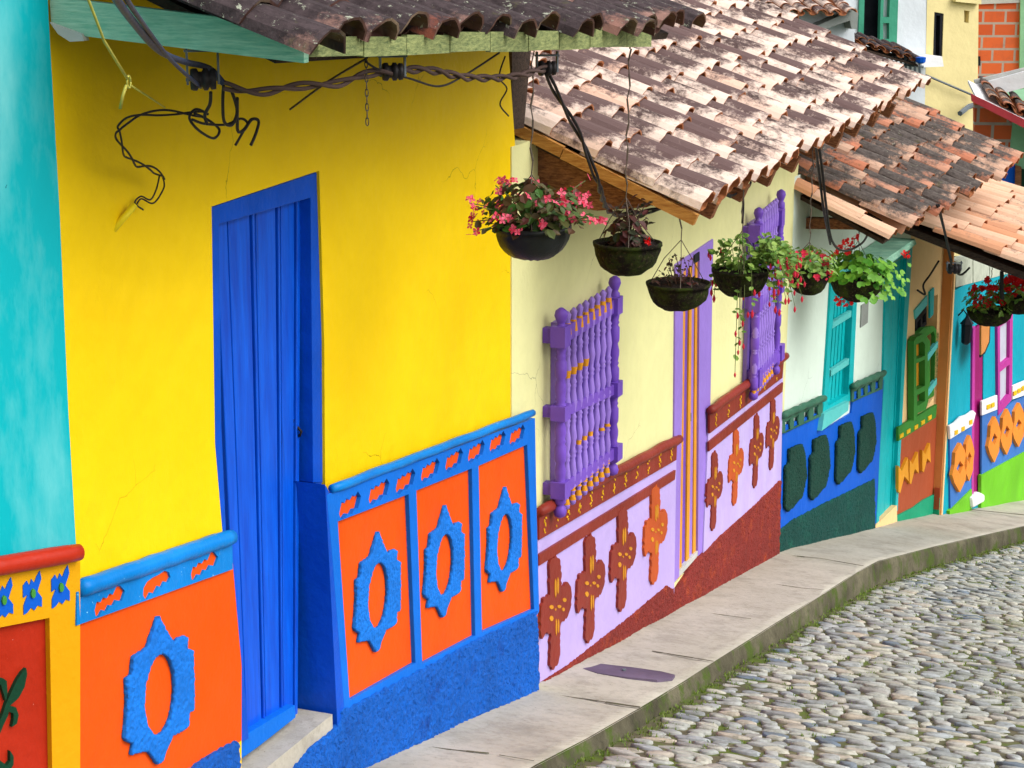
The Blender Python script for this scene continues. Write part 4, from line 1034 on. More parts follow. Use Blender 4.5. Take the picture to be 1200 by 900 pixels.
rd = mb.build('road_bed', M['groundm'], None, smooth=True); tag(rd, 'mossy earth bed of the street between the cobbles', 'street', kind='structure')
# cobbles
mb = MB(); rnd = random.Random(3)
def stone_at(c, t, o_, rx, ry, hgt):
    n = 9; b = len(mb.v); ph = rnd.uniform(0, 6); a0 = rnd.uniform(0, PI); up = Vector((0, 0, 1))
    rad = [1 + .16 * math.sin(2 * q + ph) + .10 * math.sin(3 * q + ph * 2) + rnd.uniform(-.13, .13) for q in [2 * PI * k / n for k in range(n)]]
    tilt = Vector((rnd.uniform(-.08, .08), rnd.uniform(-.08, .08), 0))
    for (kr, kz) in ((1.0, -.014), (.97, hgt * .5), (.80, hgt * .93)):
        for k in range(n):
            q = 2 * PI * k / n; x = math.cos(q) * rx * kr * rad[k]; y = math.sin(q) * ry * kr * rad[k]
            p = c + t * x + o_ * y + up * (kz + x * tilt.x + y * tilt.y + rnd.uniform(-.002, .002)); mb.v.append(p)
    mb.v.append(c + up * (hgt * (1 + rnd.uniform(-.1, .1))))
    for r_ in range(2):
        for k in range(n): k2 = (k + 1) % n; mb.f.append([b + r_ * n + k, b + r_ * n + k2, b + (r_ + 1) * n + k2, b + (r_ + 1) * n + k]); mb.m.append(0)
    for k in range(n): mb.f.append([b + 2 * n + k, b + 2 * n + (k + 1) % n, b + 3 * n]); mb.m.append(0)
# station arc length
arc = [0]
for i in range(1, len(RS)): arc.append(arc[-1] + (RS[i][0] - RS[i - 1][0]).length)
def idx_of(s):
    import bisect
    j = min(len(arc) - 2, max(0, bisect.bisect(arc, s) - 1)); return j + (s - arc[j]) / max(1e-6, arc[j + 1] - arc[j])
s = 3.0; row = 0; cnt = 0
while s < arc[-1] - .5:
    dr = rnd.uniform(.062, .10); w_ = .05 + rnd.uniform(0, .08)
    while w_ < 9.5:
        lw = rnd.uniform(.085, .19) if rnd.random() > .1 else rnd.uniform(.18, .25)
        ss = s + rnd.uniform(-.018, .018); ii = idx_of(ss); p = road(ii, w_ + lw / 2)
        # keep only what the photo or a side step could see
        q = p - CAM; dep = q.y * CT - q.z * ST
        if dep > 1:
            X = 600 + FPX * q.x / dep; Yp = 450 - FPX * (q.y * ST + q.z * CT) / dep
            if -200 < X < 1500 and 300 < Yp < 1150:
                o_ = OUT[int(ii)]; o_ = (o_ + Vector((0, 0, .015))).normalized(); t_ = Vector((-o_.y, o_.x, 0)); sl = road(min(ii + 2, len(RS) - 1), w_ + lw / 2) - road(max(0, ii - 2), w_ + lw / 2)
                t_ = sl.normalized() if sl.length > 0 else t_
                an = rnd.uniform(-.25, .25); t2 = t_ * math.cos(an) + o_ * math.sin(an); o2 = o_ * math.cos(an) - t_ * math.sin(an)
                stone_at(p, t2, o2, dr * .5 * rnd.uniform(.78, 1.04), lw * .5 * rnd.uniform(.80, .99), rnd.uniform(.004, .014)); cnt += 1
        w_ += lw + .002
    s += dr + .003; row += 1
print('stones', cnt)
cb = mb.build('cobblestones', M['stone'], None, smooth=True); tag(cb, 'grey and cream river cobbles covering the sloping street', 'cobblestones', kind='stuff')
# weeds in the joints
mb = MB()
for _ in range(9000):
    s_ = rnd.uniform(5, arc[-1] - 2); w_ = rnd.uniform(0, 5.3) if rnd.random() > .17 else abs(rnd.gauss(0, .09)) + .005
    if noise.noise(Vector((s_ * .9, w_ * 1.1, 3))) < .05 and w_ > .3: continue
    p = road(idx_of(s_), w_); 
    for k in range(5):
        a = rnd.uniform(0, 6.28); l_ = rnd.uniform(.005, .018); d = Vector((math.cos(a), math.sin(a), 0)); e = Vector((-d.y, d.x, 0)) * .004; b0 = p + d * rnd.uniform(0, .02)
        mb.add([b0 - e, b0 + e, b0 + d * l_ * .6 + Vector((0, 0, l_ * .8 + .006))], [(0, 1, 2)])
wd = mb.build('weeds', M['grassy'], None); tag(wd, 'tiny green weeds and moss growing between cobbles', 'weeds', kind='stuff')
# moss tufts on kerb
# terrain sheet: follows the street down, far to the horizon
mb = MB(); xs = [-900, -300, -80, -30, -12, -6, 0, 6, 12, 30, 80, 300, 900]; ys = [-400, -100, -30, -8, 0, 4, 8, 12, 18, 26, 40, 60, 100, 300, 900, 2500]
def tz(x, y):
    yy = max(-30, min(60, y)); z = .1 - yy * .23 - .35
    return z - .25 * 0 - (.4)
for y in ys:
    for x in xs: mb.v.append(Vector((x, y, tz(x, y))))
n = len(xs)
for a in range(len(ys) - 1):
    for j in range(n - 1): mb.f.append([a * n + j, a * n + j + 1, (a + 1) * n + j + 1, (a + 1) * n + j]); mb.m.append(0)
te = mb.build('terrain', M['terrain'], None, smooth=True); tag(te, 'green brown hillside under the whole street', 'terrain', kind='structure')

# ------------------------------------------------------------------ hanging baskets
def frand(a, b): return rnd.uniform(a, b)
def leafmesh(mb, c, nrm, size, m=0, k=1.0):
    nrm = nrm.normalized(); a = nrm.orthogonal().normalized(); a = (Matrix.Rotation(frand(0, 6.28), 3, nrm) @ a); b = nrm.cross(a)
    s = size; pts = [(-1, 0, 0), (-.4, .55 * k, .12), (.35, .5 * k, .1), (1, 0, -.15), (.35, -.5 * k, .1), (-.4, -.55 * k, .12), (0, 0, -.06)]
    mb.add([c + a * x * s + b * y * s + nrm * z * s for x, y, z in pts], [(0, 1, 6), (1, 2, 6), (2, 3, 6), (3, 4, 6), (4, 5, 6), (5, 0, 6)], m)
def roundleaf(mb, c, nrm, size, m=0):
    nrm = nrm.normalized(); a = nrm.orthogonal().normalized(); a = (Matrix.Rotation(frand(0, 6.28), 3, nrm) @ a); b = nrm.cross(a); n = 9
    vs = [c - nrm * size * .15] + [c + (a * math.cos(2 * PI * k / n) + b * math.sin(2 * PI * k / n)) * size * (1 if k else .35) * (1 + .1 * (k % 2)) for k in range(n)]
    mb.add(vs, [(0, 1 + k, 1 + (k + 1) % n) for k in range(n)], m)
def flower(mb, c, size, m=0, n=5):
    nrm = Vector((frand(-1, 1), frand(-1.6, .2), frand(-.3, 1))).normalized(); a = nrm.orthogonal().normalized(); b = nrm.cross(a); ph = frand(0, 6)
    for k in range(n):
        t = ph + 2 * PI * k / n; d = a * math.cos(t) + b * math.sin(t); e = nrm.cross(d) * .38
        mb.add([c, c + (d * .55 + e) * size + nrm * size * .2, c + d * size + nrm * size * .1, c + (d * .55 - e) * size + nrm * size * .2], [(0, 1, 2), (0, 2, 3)], m)
def fuchsia(mb, c, s, m=0):
    mb.tube([c, c - Vector((0, 0, s * .7)), c - Vector((0, 0, s * 1.3)), c - Vector((0, 0, s * 2))], [s * .12, s * .32, s * .4, s * .1], 6, m)
    for k in range(4):
        t = k * PI / 2 + frand(0, .5); d = Vector((math.cos(t), math.sin(t), 0)); p = c - Vector((0, 0, s * 1.0)); e = Vector((-d.y, d.x, 0)) * s * .25
        mb.add([p - e, p + e, p + d * s * 1.0 + Vector((0, 0, s * .3))], [(0, 1, 2)], m)
def basket(px, py, wpx, hpx, F, off, wire_top, kind, label, bowlm='bowlmoss'):
    """px,py = centre of the rim; hangs in offset plane of F; wire_top = (px,py) where the wire meets the eave"""
    q = F.sz(px, py, off); C_ = F.w(q[0], q[1], off); dep = (C_ - CAM).y * CT - (C_ - CAM).z * ST
    R = wpx / FPX * dep / 2; Hh = hpx / FPX * dep * 1.0
    root = empty('hanging_basket', C_ - Vector((0, 0, Hh)), label, 'hanging basket', 'flower baskets hanging from the eaves')
    mb = MB(); prof = []
    N = 8
    for k in range(N + 1):
        t = k / N; prof.append((R * math.sin(t * PI / 2) ** .75 * .98 + .004, -Hh * math.cos(t * PI / 2) ** 1.1))
    prof += [(R * 1.04, -.004), (R * 1.045, .012), (R * .98, .014), (R * .93, -.012)]
    b0 = len(mb.v); mb.lathe(C_, prof, 22)
    for i in range(len(mb.v)):
        v = mb.v[i] - C_; nn = noise.noise(v * 22 + Vector((px, 0, 0))) * (.05 if bowlm == 'bowlmoss' else .015)
        if bowlm != 'bowlmoss' and v.z < -.01: nn += .02 * math.cos(11 * math.atan2(v.y, v.x))
        mb.v[i] = C_ + v * (1 + nn * (1 if v.z < .0 else .6))
    mb.build('bowl', M[bowlm], root, smooth=True)
    mb = MB(); n = 16; vs = [C_ + Vector((0, 0, .02))]
    for r_ in (.5, .94):
        for k in range(n): t = 2 * PI * k / n; vs.append(C_ + Vector((R * r_ * math.cos(t), R * r_ * math.sin(t), .012 - .015 * r_ + frand(-.008, .01))))
    mb.add(vs, [(0, 1 + k, 1 + (k + 1) % n) for k in range(n)] + [(1 + k, 1 + n + k, 1 + n + (k + 1) % n, 1 + (k + 1) % n) for k in range(n)]); mb.build('soil', M['soil'], root, smooth=True)
    # hanger
    mb = MB(); knot = C_ + Vector((frand(-.01, .01), 0, R * 1.45)); qt = F.sz(wire_top[0], wire_top[1], off); top = F.w(q[0], qt[1], off)
    for k in range(3):
        t = 2 * PI * k / 3 + .5; e = C_ + Vector((R * math.cos(t), R * math.sin(t), 0)); m1 = e.lerp(knot, .5) + Vector((frand(-.01, .01), 0, frand(-.02, .02)))
        mb.tube([e, m1, knot], .0022, 5)
    if top.z > knot.z:
        L = (top - knot).length; ns = max(2, int(L / .05)); pr = knot
        for k in range(1, ns + 1):
            t = k / ns; p = knot.lerp(top, t) + Vector((.006 * math.sin(k * 2.2), .005 * math.cos(k * 1.7), 0)); mb.tube([pr, p], .0026 if k % 2 else .0042, 5); pr = p
        mb.tube([top, top + Vector((0, 0, .02))], .004, 5)
    mb.build('hanger', M['wire'], root)
    fol = MB(); flo = MB(); stems = MB(); blooms = []
    def dome(n, rs, hs, fn, low=0.0):
        for _ in range(n):
            a = frand(0, 2 * PI); r_ = R * rs * math.sqrt(frand(0, 1)); h = frand(low, 1) * hs * R * (1 - .35 * (r_ / (R * rs)) ** 2); fn(C_ + Vector((r_ * math.cos(a), r_ * math.sin(a), h)), Vector((math.cos(a) * .7, math.sin(a) * .7, frand(.3, 1.2))))
    lm = 'leaf_dark'; fm = 'fl_pink'
    if kind == 'begonia':
        dome(270, 1.3, 1.25, lambda p, n_: leafmesh(fol, p, n_, frand(.014, .032), 0, 1.15), .02)
        for _ in range(44):
            a = frand(0, 2 * PI); r_ = R * frand(.5, 2.0); h = R * frand(.1, 1.7) * (1 - .3 * (r_ / (1.6 * R))); p = C_ + Vector((r_ * math.cos(a), r_ * math.sin(a), h))
            mid = C_ + (p - C_) * .6 + Vector((0, 0, .02)); stems.tube([C_ + (p - C_) * .15, mid, p], .0022, 4)
            for k in range(3): leafmesh(fol, C_.lerp(p, frand(.5, .95)) + Vector((frand(-.02, .02), frand(-.02, .02), frand(-.01, .02))), Vector((frand(-1, 1), frand(-1, 0), 1)), frand(.014, .026))
            blooms.append(flo); flo = MB()
            for k in range(rnd.choice([2, 3, 4])): flower(flo, p + Vector((frand(-.022, .022), frand(-.02, .02), frand(-.02, .022))), frand(.014, .023), 0, 4)
    elif kind == 'sparse_maroon':
        lm = 'leaf_maroon'; fm = 'fl_red'
        dome(120, .7, 1.0, lambda p, n_: leafmesh(fol, p, n_, frand(.014, .03), 0, 1.2), .02)
        for _ in range(12):
            a = frand(0, 6.28); p = C_ + Vector((R * .6 * math.cos(a), R * .6 * math.sin(a), R * frand(.6, 1.4))); stems.tube([C_, C_.lerp(p, .6) + Vector((0, 0, .02)), p], .0025, 4)
            for k in range(5): leafmesh(fol, p + Vector((frand(-.03, .03), frand(-.03, .03), frand(-.04, .02))), Vector((frand(-1, 1), frand(-1, 1), 1)), frand(.014, .026))
        p = C_ + Vector((R * .55, -R * .45, .03)); 
        for k in range(7): flower(flo, p + Vector((frand(-.015, .015), frand(-.01, .01), frand(-.01, .015))), .014, 0)
    elif kind == 'dry':
        lm = 'leaf_maroon'; fm = 'fl_mag'
        for _ in range(26):
            a = frand(0, 6.28); r0 = R * frand(0, .5); p0 = C_ + Vector((r0 * math.cos(a), r0 * math.sin(a), .0)); p = p0 + Vector((frand(-.05, .05), frand(-.04, .04), R * frand(.2, .95))); stems.tube([p0, p0.lerp(p, .5) + Vector((frand(-.01, .01), 0, 0)), p], .002, 4)
            for k in range(3): leafmesh(fol, p + Vector((frand(-.015, .015), frand(-.015, .015), frand(-.03, .01))), Vector((frand(-1, 1), frand(-1, 1), .6)), frand(.006, .014))
        for _ in range(50):
            a = frand(0, 6.28); r0 = R * frand(0, .9); leafmesh(fol, C_ + Vector((r0 * math.cos(a), r0 * math.sin(a), .02)), Vector((frand(-1, 1), frand(-1, 1), 1)), frand(.008, .02))
    elif kind == 'fuchsia':
        lm = 'leaf_olive'; fm = 'fl_mag'
        dome(70, .9, .9, lambda p, n_: leafmesh(fol, p, n_, frand(.010, .02)), .0)
        for k_ in range(44):
            a = frand(0, 6.28) if k_ % 4 == 0 else frand(-.9, .5); up_ = Vector((math.cos(a), math.sin(a) * .8, 0)); p0 = C_ + up_ * R * .2; reach = frand(.8, 2.3) * R
            if k_ < 4: a = frand(-2.2, -1.2); up_ = Vector((math.cos(a), math.sin(a), 0)); reach = 1.05 * R
            p1 = C_ + up_ * reach * .6 + Vector((0, 0, R * frand(.4, 1.3))); drop = (-R * frand(2.2, 3.6)) if k_ < 4 else R * frand(-1.2, .8); p2 = C_ + up_ * reach + Vector((0, 0, drop))
            path = [p0, p1, p1.lerp(p2, .4) + up_ * R * .15, p2]; fine_ = []
            for s_ in range(3):
                for t in range(5): fine_.append(path[s_].lerp(path[s_ + 1], t / 5))
            stems.tube(fine_ + [p2], .0018, 4)
            for t in range(len(fine_)):
                for _ in range(2 if k_ >= 4 else (1 if t > 7 else 0)):
                    if rnd.random() < .6: leafmesh(fol, fine_[t] + Vector((frand(-.02, .02), frand(-.02, .02), frand(-.012, .012))), Vector((frand(-.6, .6), frand(-1, 0), 1)), frand(.013, .026), 0, 1.2)
            fuchsia(flo, p2, frand(.015, .023)); blooms.append(flo); flo = MB()
            fuchsia(flo, fine_[-3] + Vector((frand(-.02, .02), -.02, -.01)), .018); blooms.append(flo); flo = MB()
    elif kind == 'fuchsia_red':
        lm = 'leaf_olive'; fm = 'fl_mag'
        dome(260, 1.35, 1.2, lambda p, n_: leafmesh(fol, p, n_, frand(.014, .028)), -.1)
        for _ in range(30):
            a = frand(0, 6.28); p = C_ + Vector((R * frand(.6, 1.4) * math.cos(a), R * frand(.6, 1.4) * math.sin(a), R * frand(-.5, 1.0)))
            blooms.append(flo); flo = MB()
            for k in range(3): flower(flo, p + Vector((frand(-.02, .02), frand(-.02, .02), frand(-.02, .02))), frand(.012, .02), 0)
    elif kind == 'geranium':
        lm = 'leaf_green'; fm = 'fl_red'
        dome(210, 1.45, 1.0, lambda p, n_: roundleaf(fol, p, n_, frand(.022, .040)), .0)
        for _ in range(70): a = frand(-1.6, 1.2); r_ = R * frand(.9, 2.0); roundleaf(fol, C_ + Vector((r_ * math.cos(a), r_ * math.sin(a) * .7, R * frand(-.75, .55))), Vector((math.cos(a), -1, .8)), frand(.018, .034))
        for (dx, dz) in ((-.75, 1.25), (-.55, 1.45), (-.35, 1.35), (-.5, 1.1), (-.2, 1.6), (-.7, -.7), (-.45, -.55), (-.6, -.9), (-.3, -.85), (1.75, 1.0), (-.9, 1.0)):
            p = C_ + Vector((R * dx, -R * .3, R * dz)); stems.tube([C_ + Vector((R * dx * .3, 0, .03)), p - Vector((0, 0, .02)), p], .002, 4)
            blooms.append(flo); flo = MB()
            for k in range(9): flower(flo, p + Vector((frand(-.026, .026), frand(-.02, .02), frand(-.022, .022))), frand(.013, .019), 0)
    elif kind == 'mixed':
        lm = 'leaf_olive'; fm = 'fl_red'
        dome(260, 1.25, 1.3, lambda p, n_: leafmesh(fol, p, n_, frand(.018, .036)), .0)
        for _ in range(26):
            a = frand(0, 6.28); p = C_ + Vector((R * frand(.2, 1.3) * math.cos(a), -R * frand(0, .9), R * frand(.4, 1.6)))
            blooms.append(flo); flo = MB()
            for k in range(7): flower(flo, p + Vector((frand(-.025, .025), frand(-.02, .02), frand(-.02, .02))), frand(.020, .032), 0)
    if fol.v: fol.build('foliage', M[lm], root)
    for b_ in blooms + [flo]:
        if b_.v: b_.build('bloom', M[fm], root)
    if stems.v: stems.build('stems', M['stem_dark'] if lm == 'leaf_maroon' else M['stem'], root)
    return root
basket(624, 268, 88, 36, FY, .80, (622, 60), 'begonia', 'black ribbed basket crowded with pink begonias in front of the yellow wall corner', 'bowlblack')
basket(735, 287, 78, 36, FY, .86, (735, 58), 'sparse_maroon', 'mossy basket with dark maroon leaves and one small red bloom')
basket(795, 334, 74, 30, FC, .70, (800, 240), 'dry', 'mossy basket with only dry stems hanging before the purple door')
basket(868, 318, 66, 30, FC, .76, (868, 200), 'fuchsia', 'mossy basket trailing long fuchsia stems with drooping pink buds')
basket(948, 318, 48, 28, FC, .80, (948, 170), 'fuchsia_red', 'basket with magenta blooms left of the bright geranium basket')
basket(1004, 326, 62, 27, FW, .45, (1010, 215), 'geranium', 'basket of bright green geranium leaves and red blooms near the teal door')
basket(1160, 364, 52, 18, FK, .50, (1160, 318), 'mixed', 'basket of red blooms hanging before the magenta door')
basket(1194, 350, 48, 18, FK, .75, (1196, 318), 'mixed', 'basket of red and pink blooms cut by the right picture edge')

# ------------------------------------------------------------------ cables and fittings
def cat(pts, n=8):
    """smooth polyline through world points"""
    P = [pts[0]] + list(pts) + [pts[-1]]; out = []
    for i in range(1, len(P) - 2):
        for k in range(n):
            t = k / n; a, b, c, d = P[i - 1], P[i], P[i + 1], P[i + 2]
            out.append(.5 * ((2 * b) + (c - a) * t + (2 * a - 5 * b + 4 * c - d) * t * t + (3 * b - a - 3 * c + d) * t ** 3))
    out.append(P[-2]); return out
def pw(F, pts, off): return [F.w(*F.sz(x, y, o if isinstance(o, float) else off), off) for x, y, *o in pts]
def pf(F, x, y, off): return F.w(*F.sz(x, y, off), off)
def twisted(mb, path, r, k=2, pitch=.09, amp=None):
    amp = amp or r * .9; L = 0; strands = [[] for _ in range(k)]
    for i, p in enumerate(path):
        if i: L += (p - path[i - 1]).length
        d = (path[min(i + 1, len(path) - 1)] - path[max(0, i - 1)]).normalized(); a = Vector((0, 0, 1)) - d * d.z; a = a.normalized() if a.length > .05 else d.orthogonal().normalized(); b = d.cross(a)
        for j in range(k): t = 2 * PI * (L / pitch + j / k); strands[j].append(p + (a * math.cos(t) + b * math.sin(t)) * amp)
    for s_ in strands: mb.tube(s_, r, 6)
cab = empty('power_cable', pf(FY, 420, 95, .75), 'twisted black power cable strung along the eave of the yellow house', 'cable')
path = cat([pf(FY, 262, 100, .55), pf(FY, 300, 108, .62), pf(FY, 350, 101, .68), pf(FY, 395, 98, .74), pf(FY, 430, 87, .78), pf(FY, 460, 84, .8), pf(FY, 500, 82, .8), pf(FY, 550, 91, .8), pf(FY, 600, 90, .8), pf(FY, 640, 80, .8)], 14)
mb = MB(); twisted(mb, path, .0075, 2, .30, .009); mb.build('strand', M['cable2'], cab, smooth=True)
mb = MB(); pth = cat([pf(FY, 640, 84, .8), pf(FY, 655, 115, .8), pf(FY, 680, 160, .8), pf(FY, 700, 212, .8), pf(FC, 714, 248, .5), pf(FC, 745, 250, .45), pf(FC, 780, 243, .5), pf(FC, 805, 236, .7)], 10)
twisted(mb, pth, .007, 2, .6, .008); mb.build('strand', M['rubber'], cab, smooth=True)
mb = MB()
mb.tube(cat([pf(FY, 340, 128, .3), pf(FY, 385, 95, .6), pf(FY, 430, 68, .8)], 8), .004, 5)
mb.build('loose_wire', M['rubber'], cab, smooth=True); mb = MB()
mb.tube(cat([pf(FY, 428, 72, .8), pf(FY, 445, 82, .8), pf(FY, 480, 92, .8), pf(FY, 515, 101, .8), pf(FY, 545, 88, .8), pf(FY, 585, 62, .8)], 8), .004, 5)
mb.build('loose_wire', M['rubber'], cab, smooth=True); mb = MB()
mb.tube(cat([pf(FY, 592, 66, .6), pf(FY, 585, 90, .55), pf(FY, 594, 104, .5), pf(FY, 586, 122, .5), pf(FY, 596, 136, .5)], 6), .0035, 5)
mb.build('loose_wire', M['rubber'], cab, smooth=True)
# spools
def spool(x, y, off, F, r, label, top):
    c = pf(F, x, y, off); e = empty('cable_insulator', c, label, 'insulator', 'spool insulators on the eave')
    mb = MB(); prof = [(-1, .9), (-.8, 1), (-.5, 1), (-.35, .7), (-.1, .7), (.05, 1), (.35, 1), (.5, .7), (.65, .95), (1, .9)]
    ax = F.u.lerp(F.n, .6).normalized(); pts = [c + ax * r * 1.1 * a for a, _ in prof]; mb.tube(pts, [r * b for _, b in prof], 14); mb.build('spool', M['rubber'], e, smooth=True)
    mb = MB()
    for sg_ in (-1, 1): mb.box(c + ax * r * 1.35 * sg_ + Vector((0, 0, top / 2)), ax * .003, ax.cross(Vector((0, 0, 1))) * .012, Vector((0, 0, top / 2 + .015)))
    mb.box(c + Vector((0, 0, top)), ax * r * 1.6, ax.cross(Vector((0, 0, 1))) * .012, Vector((0, 0, .003))); mb.tube([c - ax * r * 1.5, c + ax * r * 1.5], .006, 6); mb.build('bracket', M['metal'], e)
spool(238, 93, .52, FY, .034, 'black spool insulator in a metal bracket under the pale green verge board', .085)
spool(460, 84, .80, FY, .030, 'black spool insulator above the yellow wall middle of the eave', .05)
spool(641, 80, .80, FY, .030, 'black spool insulator at the right end of the yellow wall eave', .05)
# service cables from the upper left
mb = MB(); sv = empty('service_cable', pf(FY, 180, 50, 1.0), 'dark blue service cables coming down from the top left corner', 'cable')
mb.tube(cat([pf(FY, 118, -30, 1.6), pf(FY, 150, 18, 1.15), pf(FY, 185, 58, .8), pf(FY, 215, 72, .56), pf(FY, 245, 80, .5), pf(FY, 262, 98, .52)], 10), .0095, 8)
mb.tube(cat([pf(FY, 132, -30, 1.5), pf(FY, 158, 14, 1.15), pf(FY, 200, 70, .7), pf(FY, 235, 102, .5)], 10), .006, 7)
mb.build('cable', M['bluecable'], sv, smooth=True)
# loops of cable under the spool
lc = empty('loose_cable', pf(FY, 200, 150, .2), 'loose black wire loops curling from the insulator to the yellow tube', 'cable')
mb = MB()
mb.tube(cat([pf(FY, 247, 108, .5), pf(FY, 246, 122, .48), pf(FY, 240, 135, .45), pf(FY, 243, 146, .45)], 8), .0055, 6)
mb.tube(cat([pf(FY, 262, 100, .5), pf(FY, 261, 122, .48), pf(FY, 263, 143, .46), pf(FY, 272, 146, .46), pf(FY, 278, 130, .48), pf(FY, 272, 108, .5)], 8), .0055, 6)
mb.tube(cat([pf(FY, 278, 115, .5), pf(FY, 278, 140, .46), pf(FY, 279, 154, .44), pf(FY, 286, 152, .44), pf(FY, 295, 140, .44), pf(FY, 303, 142, .44), pf(FY, 300, 156, .44), pf(FY, 294, 170, .44)], 8), .0055, 6)
mb.tube(cat([pf(FY, 276, 170, .42), pf(FY, 284, 156, .42), pf(FY, 290, 145, .43), pf(FY, 282, 139, .43), pf(FY, 265, 146, .43), pf(FY, 240, 145, .43), pf(FY, 225, 140, .42)], 8), .0045, 6)
mb.tube(cat([pf(FY, 244, 134, .42), pf(FY, 230, 128, .4), pf(FY, 222, 138, .4), pf(FY, 232, 152, .4), pf(FY, 250, 162, .4), pf(FY, 257, 152, .4), pf(FY, 243, 140, .4), pf(FY, 228, 133, .4)], 8), .0045, 6)
pth = cat([pf(FY, 240, 134, .38), pf(FY, 215, 133, .34), pf(FY, 190, 132, .3), pf(FY, 160, 136, .25), pf(FY, 142, 147, .2), pf(FY, 138, 158, .18), pf(FY, 146, 178, .15), pf(FY, 160, 192, .12), pf(FY, 178, 198, .10), pf(FY, 191, 208, .08)], 10)
twisted(mb, pth, .0036, 2, .28, .008)
mb.tube(cat([pf(FY, 191, 208, .08), pf(FY, 192, 220, .06), pf(FY, 180, 238, .05), pf(FY, 166, 233, .03), pf(FY, 160, 240, .02)], 8), .003, 5)
mb.tube(cat([pf(FY, 187, 205, .08), pf(FY, 183, 222, .06), pf(FY, 176, 234, .05), pf(FY, 165, 230, .03), pf(FY, 158, 238, .02), pf(FY, 168, 246, .03)], 8), .003, 5)
mb.build('wire', M['rubber'], lc, smooth=True)
mb = MB(); mb.tube([pf(FY, 158, 240, .035), pf(FY, 145, 255, .015), pf(FY, 127, 276, -.02)], .0115, 10)
tb = mb.build('conduit_tube', M['tubeyel'], None, smooth=True); tag(tb, 'short yellow plastic tube poking out of the yellow wall', 'tube')
mb = MB(); mb.tube([pf(FY, 98, -15, .7), pf(FY, 122, 48, .55), pf(FY, 149, 92, .4)], .0042, 6); mb.tube([pf(FY, 153, 100, .4), pf(FY, 172, 112, .25), pf(FY, 193, 126, .05)], .0032, 6); mb.tube([pf(FY, 148, 100, .4), pf(FY, 144, 112, .4), pf(FY, 141, 127, .38)], .005, 6)
c = pf(FY, 151, 96, .4); mb.tube([c + (FY.u * math.cos(t) * .010 + Vector((0, 0, math.sin(t) * .018))) for t in [k * PI / 6 for k in range(13)]], .003, 5)
tb = mb.build('straw_cord', M['cord'], None, smooth=True); tag(tb, 'thin straw coloured cord tied from the roof corner to the yellow wall', 'cord')
# empty chains
def chain(F, x, y0, y1, off, label):
    a = pf(F, x, y0, off); b = pf(F, x, y1, off); b = Vector((a.x, a.y, b.z)); mb = MB(); n = int((a - b).length / .022)
    for k in range(n):
        c = a.lerp(b, (k + .5) / n); d = Vector((1, 0, 0)) if k % 2 else Vector((0, 1, 0)); mb.tube([c + d * math.cos(t) * .005 + Vector((0, 0, math.sin(t) * .014)) for t in [q * PI / 4 for q in range(9)]], .0018, 4, cap=False)
    o = mb.build('hanging_chain', M['wire'], None); tag(o, label, 'chain')
chain(FY, 429, 62, 147, .80, 'rusty chain hanging empty in front of the yellow wall')
# tangle at the cream eave and cables going on
def cables(name, F, lists, r, label, mat='rubber'):
    e = empty(name, pf(F, *lists[0][0]), label, 'cable'); mb = MB()
    for L in lists: mb.tube(cat([pf(F, *p) for p in L], 8), r, 6)
    mb.build('strand', M[mat], e, smooth=True)
cables('cable_coil', FC, [[(862, 200, .72), (852, 205, .7), (848, 220, .7), (856, 229, .7), (866, 224, .7), (870, 212, .7), (880, 208, .7), (878, 218, .7), (868, 224, .7), (860, 214, .7), (866, 202, .7)], [(855, 196, .75), (872, 200, .72), (886, 200, .7)], [(870, 222, .7), (871, 240, .7), (870, 262, .7)], [(843, 225, .7), (856, 231, .7)]], .007, 'tangled black cable coil under the cream house eave')
cables('drop_cable', FC, [[(958, 160, .8), (963, 195, .75), (968, 240, .7), (975, 282, .6), (990, 294, .5), (1010, 285, .4), (1018, 272, .3)], [(955, 162, .8), (960, 205, .72), (966, 250, .68), (973, 286, .58)]], .009, 'black cable dropping beside the far gable of the cream house')
cables('drop_cable', FO, [[(1098, 240, 1.0), (1106, 268, .9), (1113, 300, .8), (1117, 314, .75), (1126, 322, .7), (1136, 314, .7)], [(1100, 240, 1.0), (1108, 275, .9), (1115, 306, .8)], [(1100, 306, .3), (1090, 322, .15), (1082, 334, .1), (1084, 345, .08), (1075, 340, .05)]], .010, 'black cable hanging past the pale tiled roof over the peach house')
spool(1118, 315, .75, FO, .045, 'black spool insulator hanging in front of the peach gable', .05)
cables('service_wire', FK, [[(1174, 318, .7), (1174, 340, .7), (1175, 350, .7)]], .018, 'short thick black cable above the rightmost flower baskets')

# ------------------------------------------------------------------ background buildings
D1 = 36.0
def bframe(px, py, d, X):
    p = atdepth(px, py, d); return Frame(p, X)
def bpl(name, F, pts, o0, o1, mat, parent, **k): return plate(name, F, pts, o0, o1, mat, parent, **k)
FB = bframe(1057, 60, D1, -2600)
def flip(F):   # frames whose u points left: make normal face the camera
    F.n = Vector((F.u.y, -F.u.x, 0)); F.n = -F.n if (F.n.dot(CAM - F.P) < 0) else F.n; return F
class BF:
    """wall facing the camera; x axis to the right"""
    def __init__(s, P, ang):
        s.P = Vector((P.x, P.y, 0)); s.u = Vector((math.cos(ang), math.sin(ang), 0)); s.n = Vector((math.sin(ang), -math.cos(ang), 0))
    sz = Frame.sz; w = Frame.w; poly = Frame.poly
FBy = BF(atdepth(1087, 60, 36), .40); FBw = BF(atdepth(1087, 60, 36), .26)
By = empty('yellow_building', FBy.w(2, -8), 'pale yellow and white building far behind the tiled roofs', 'building')
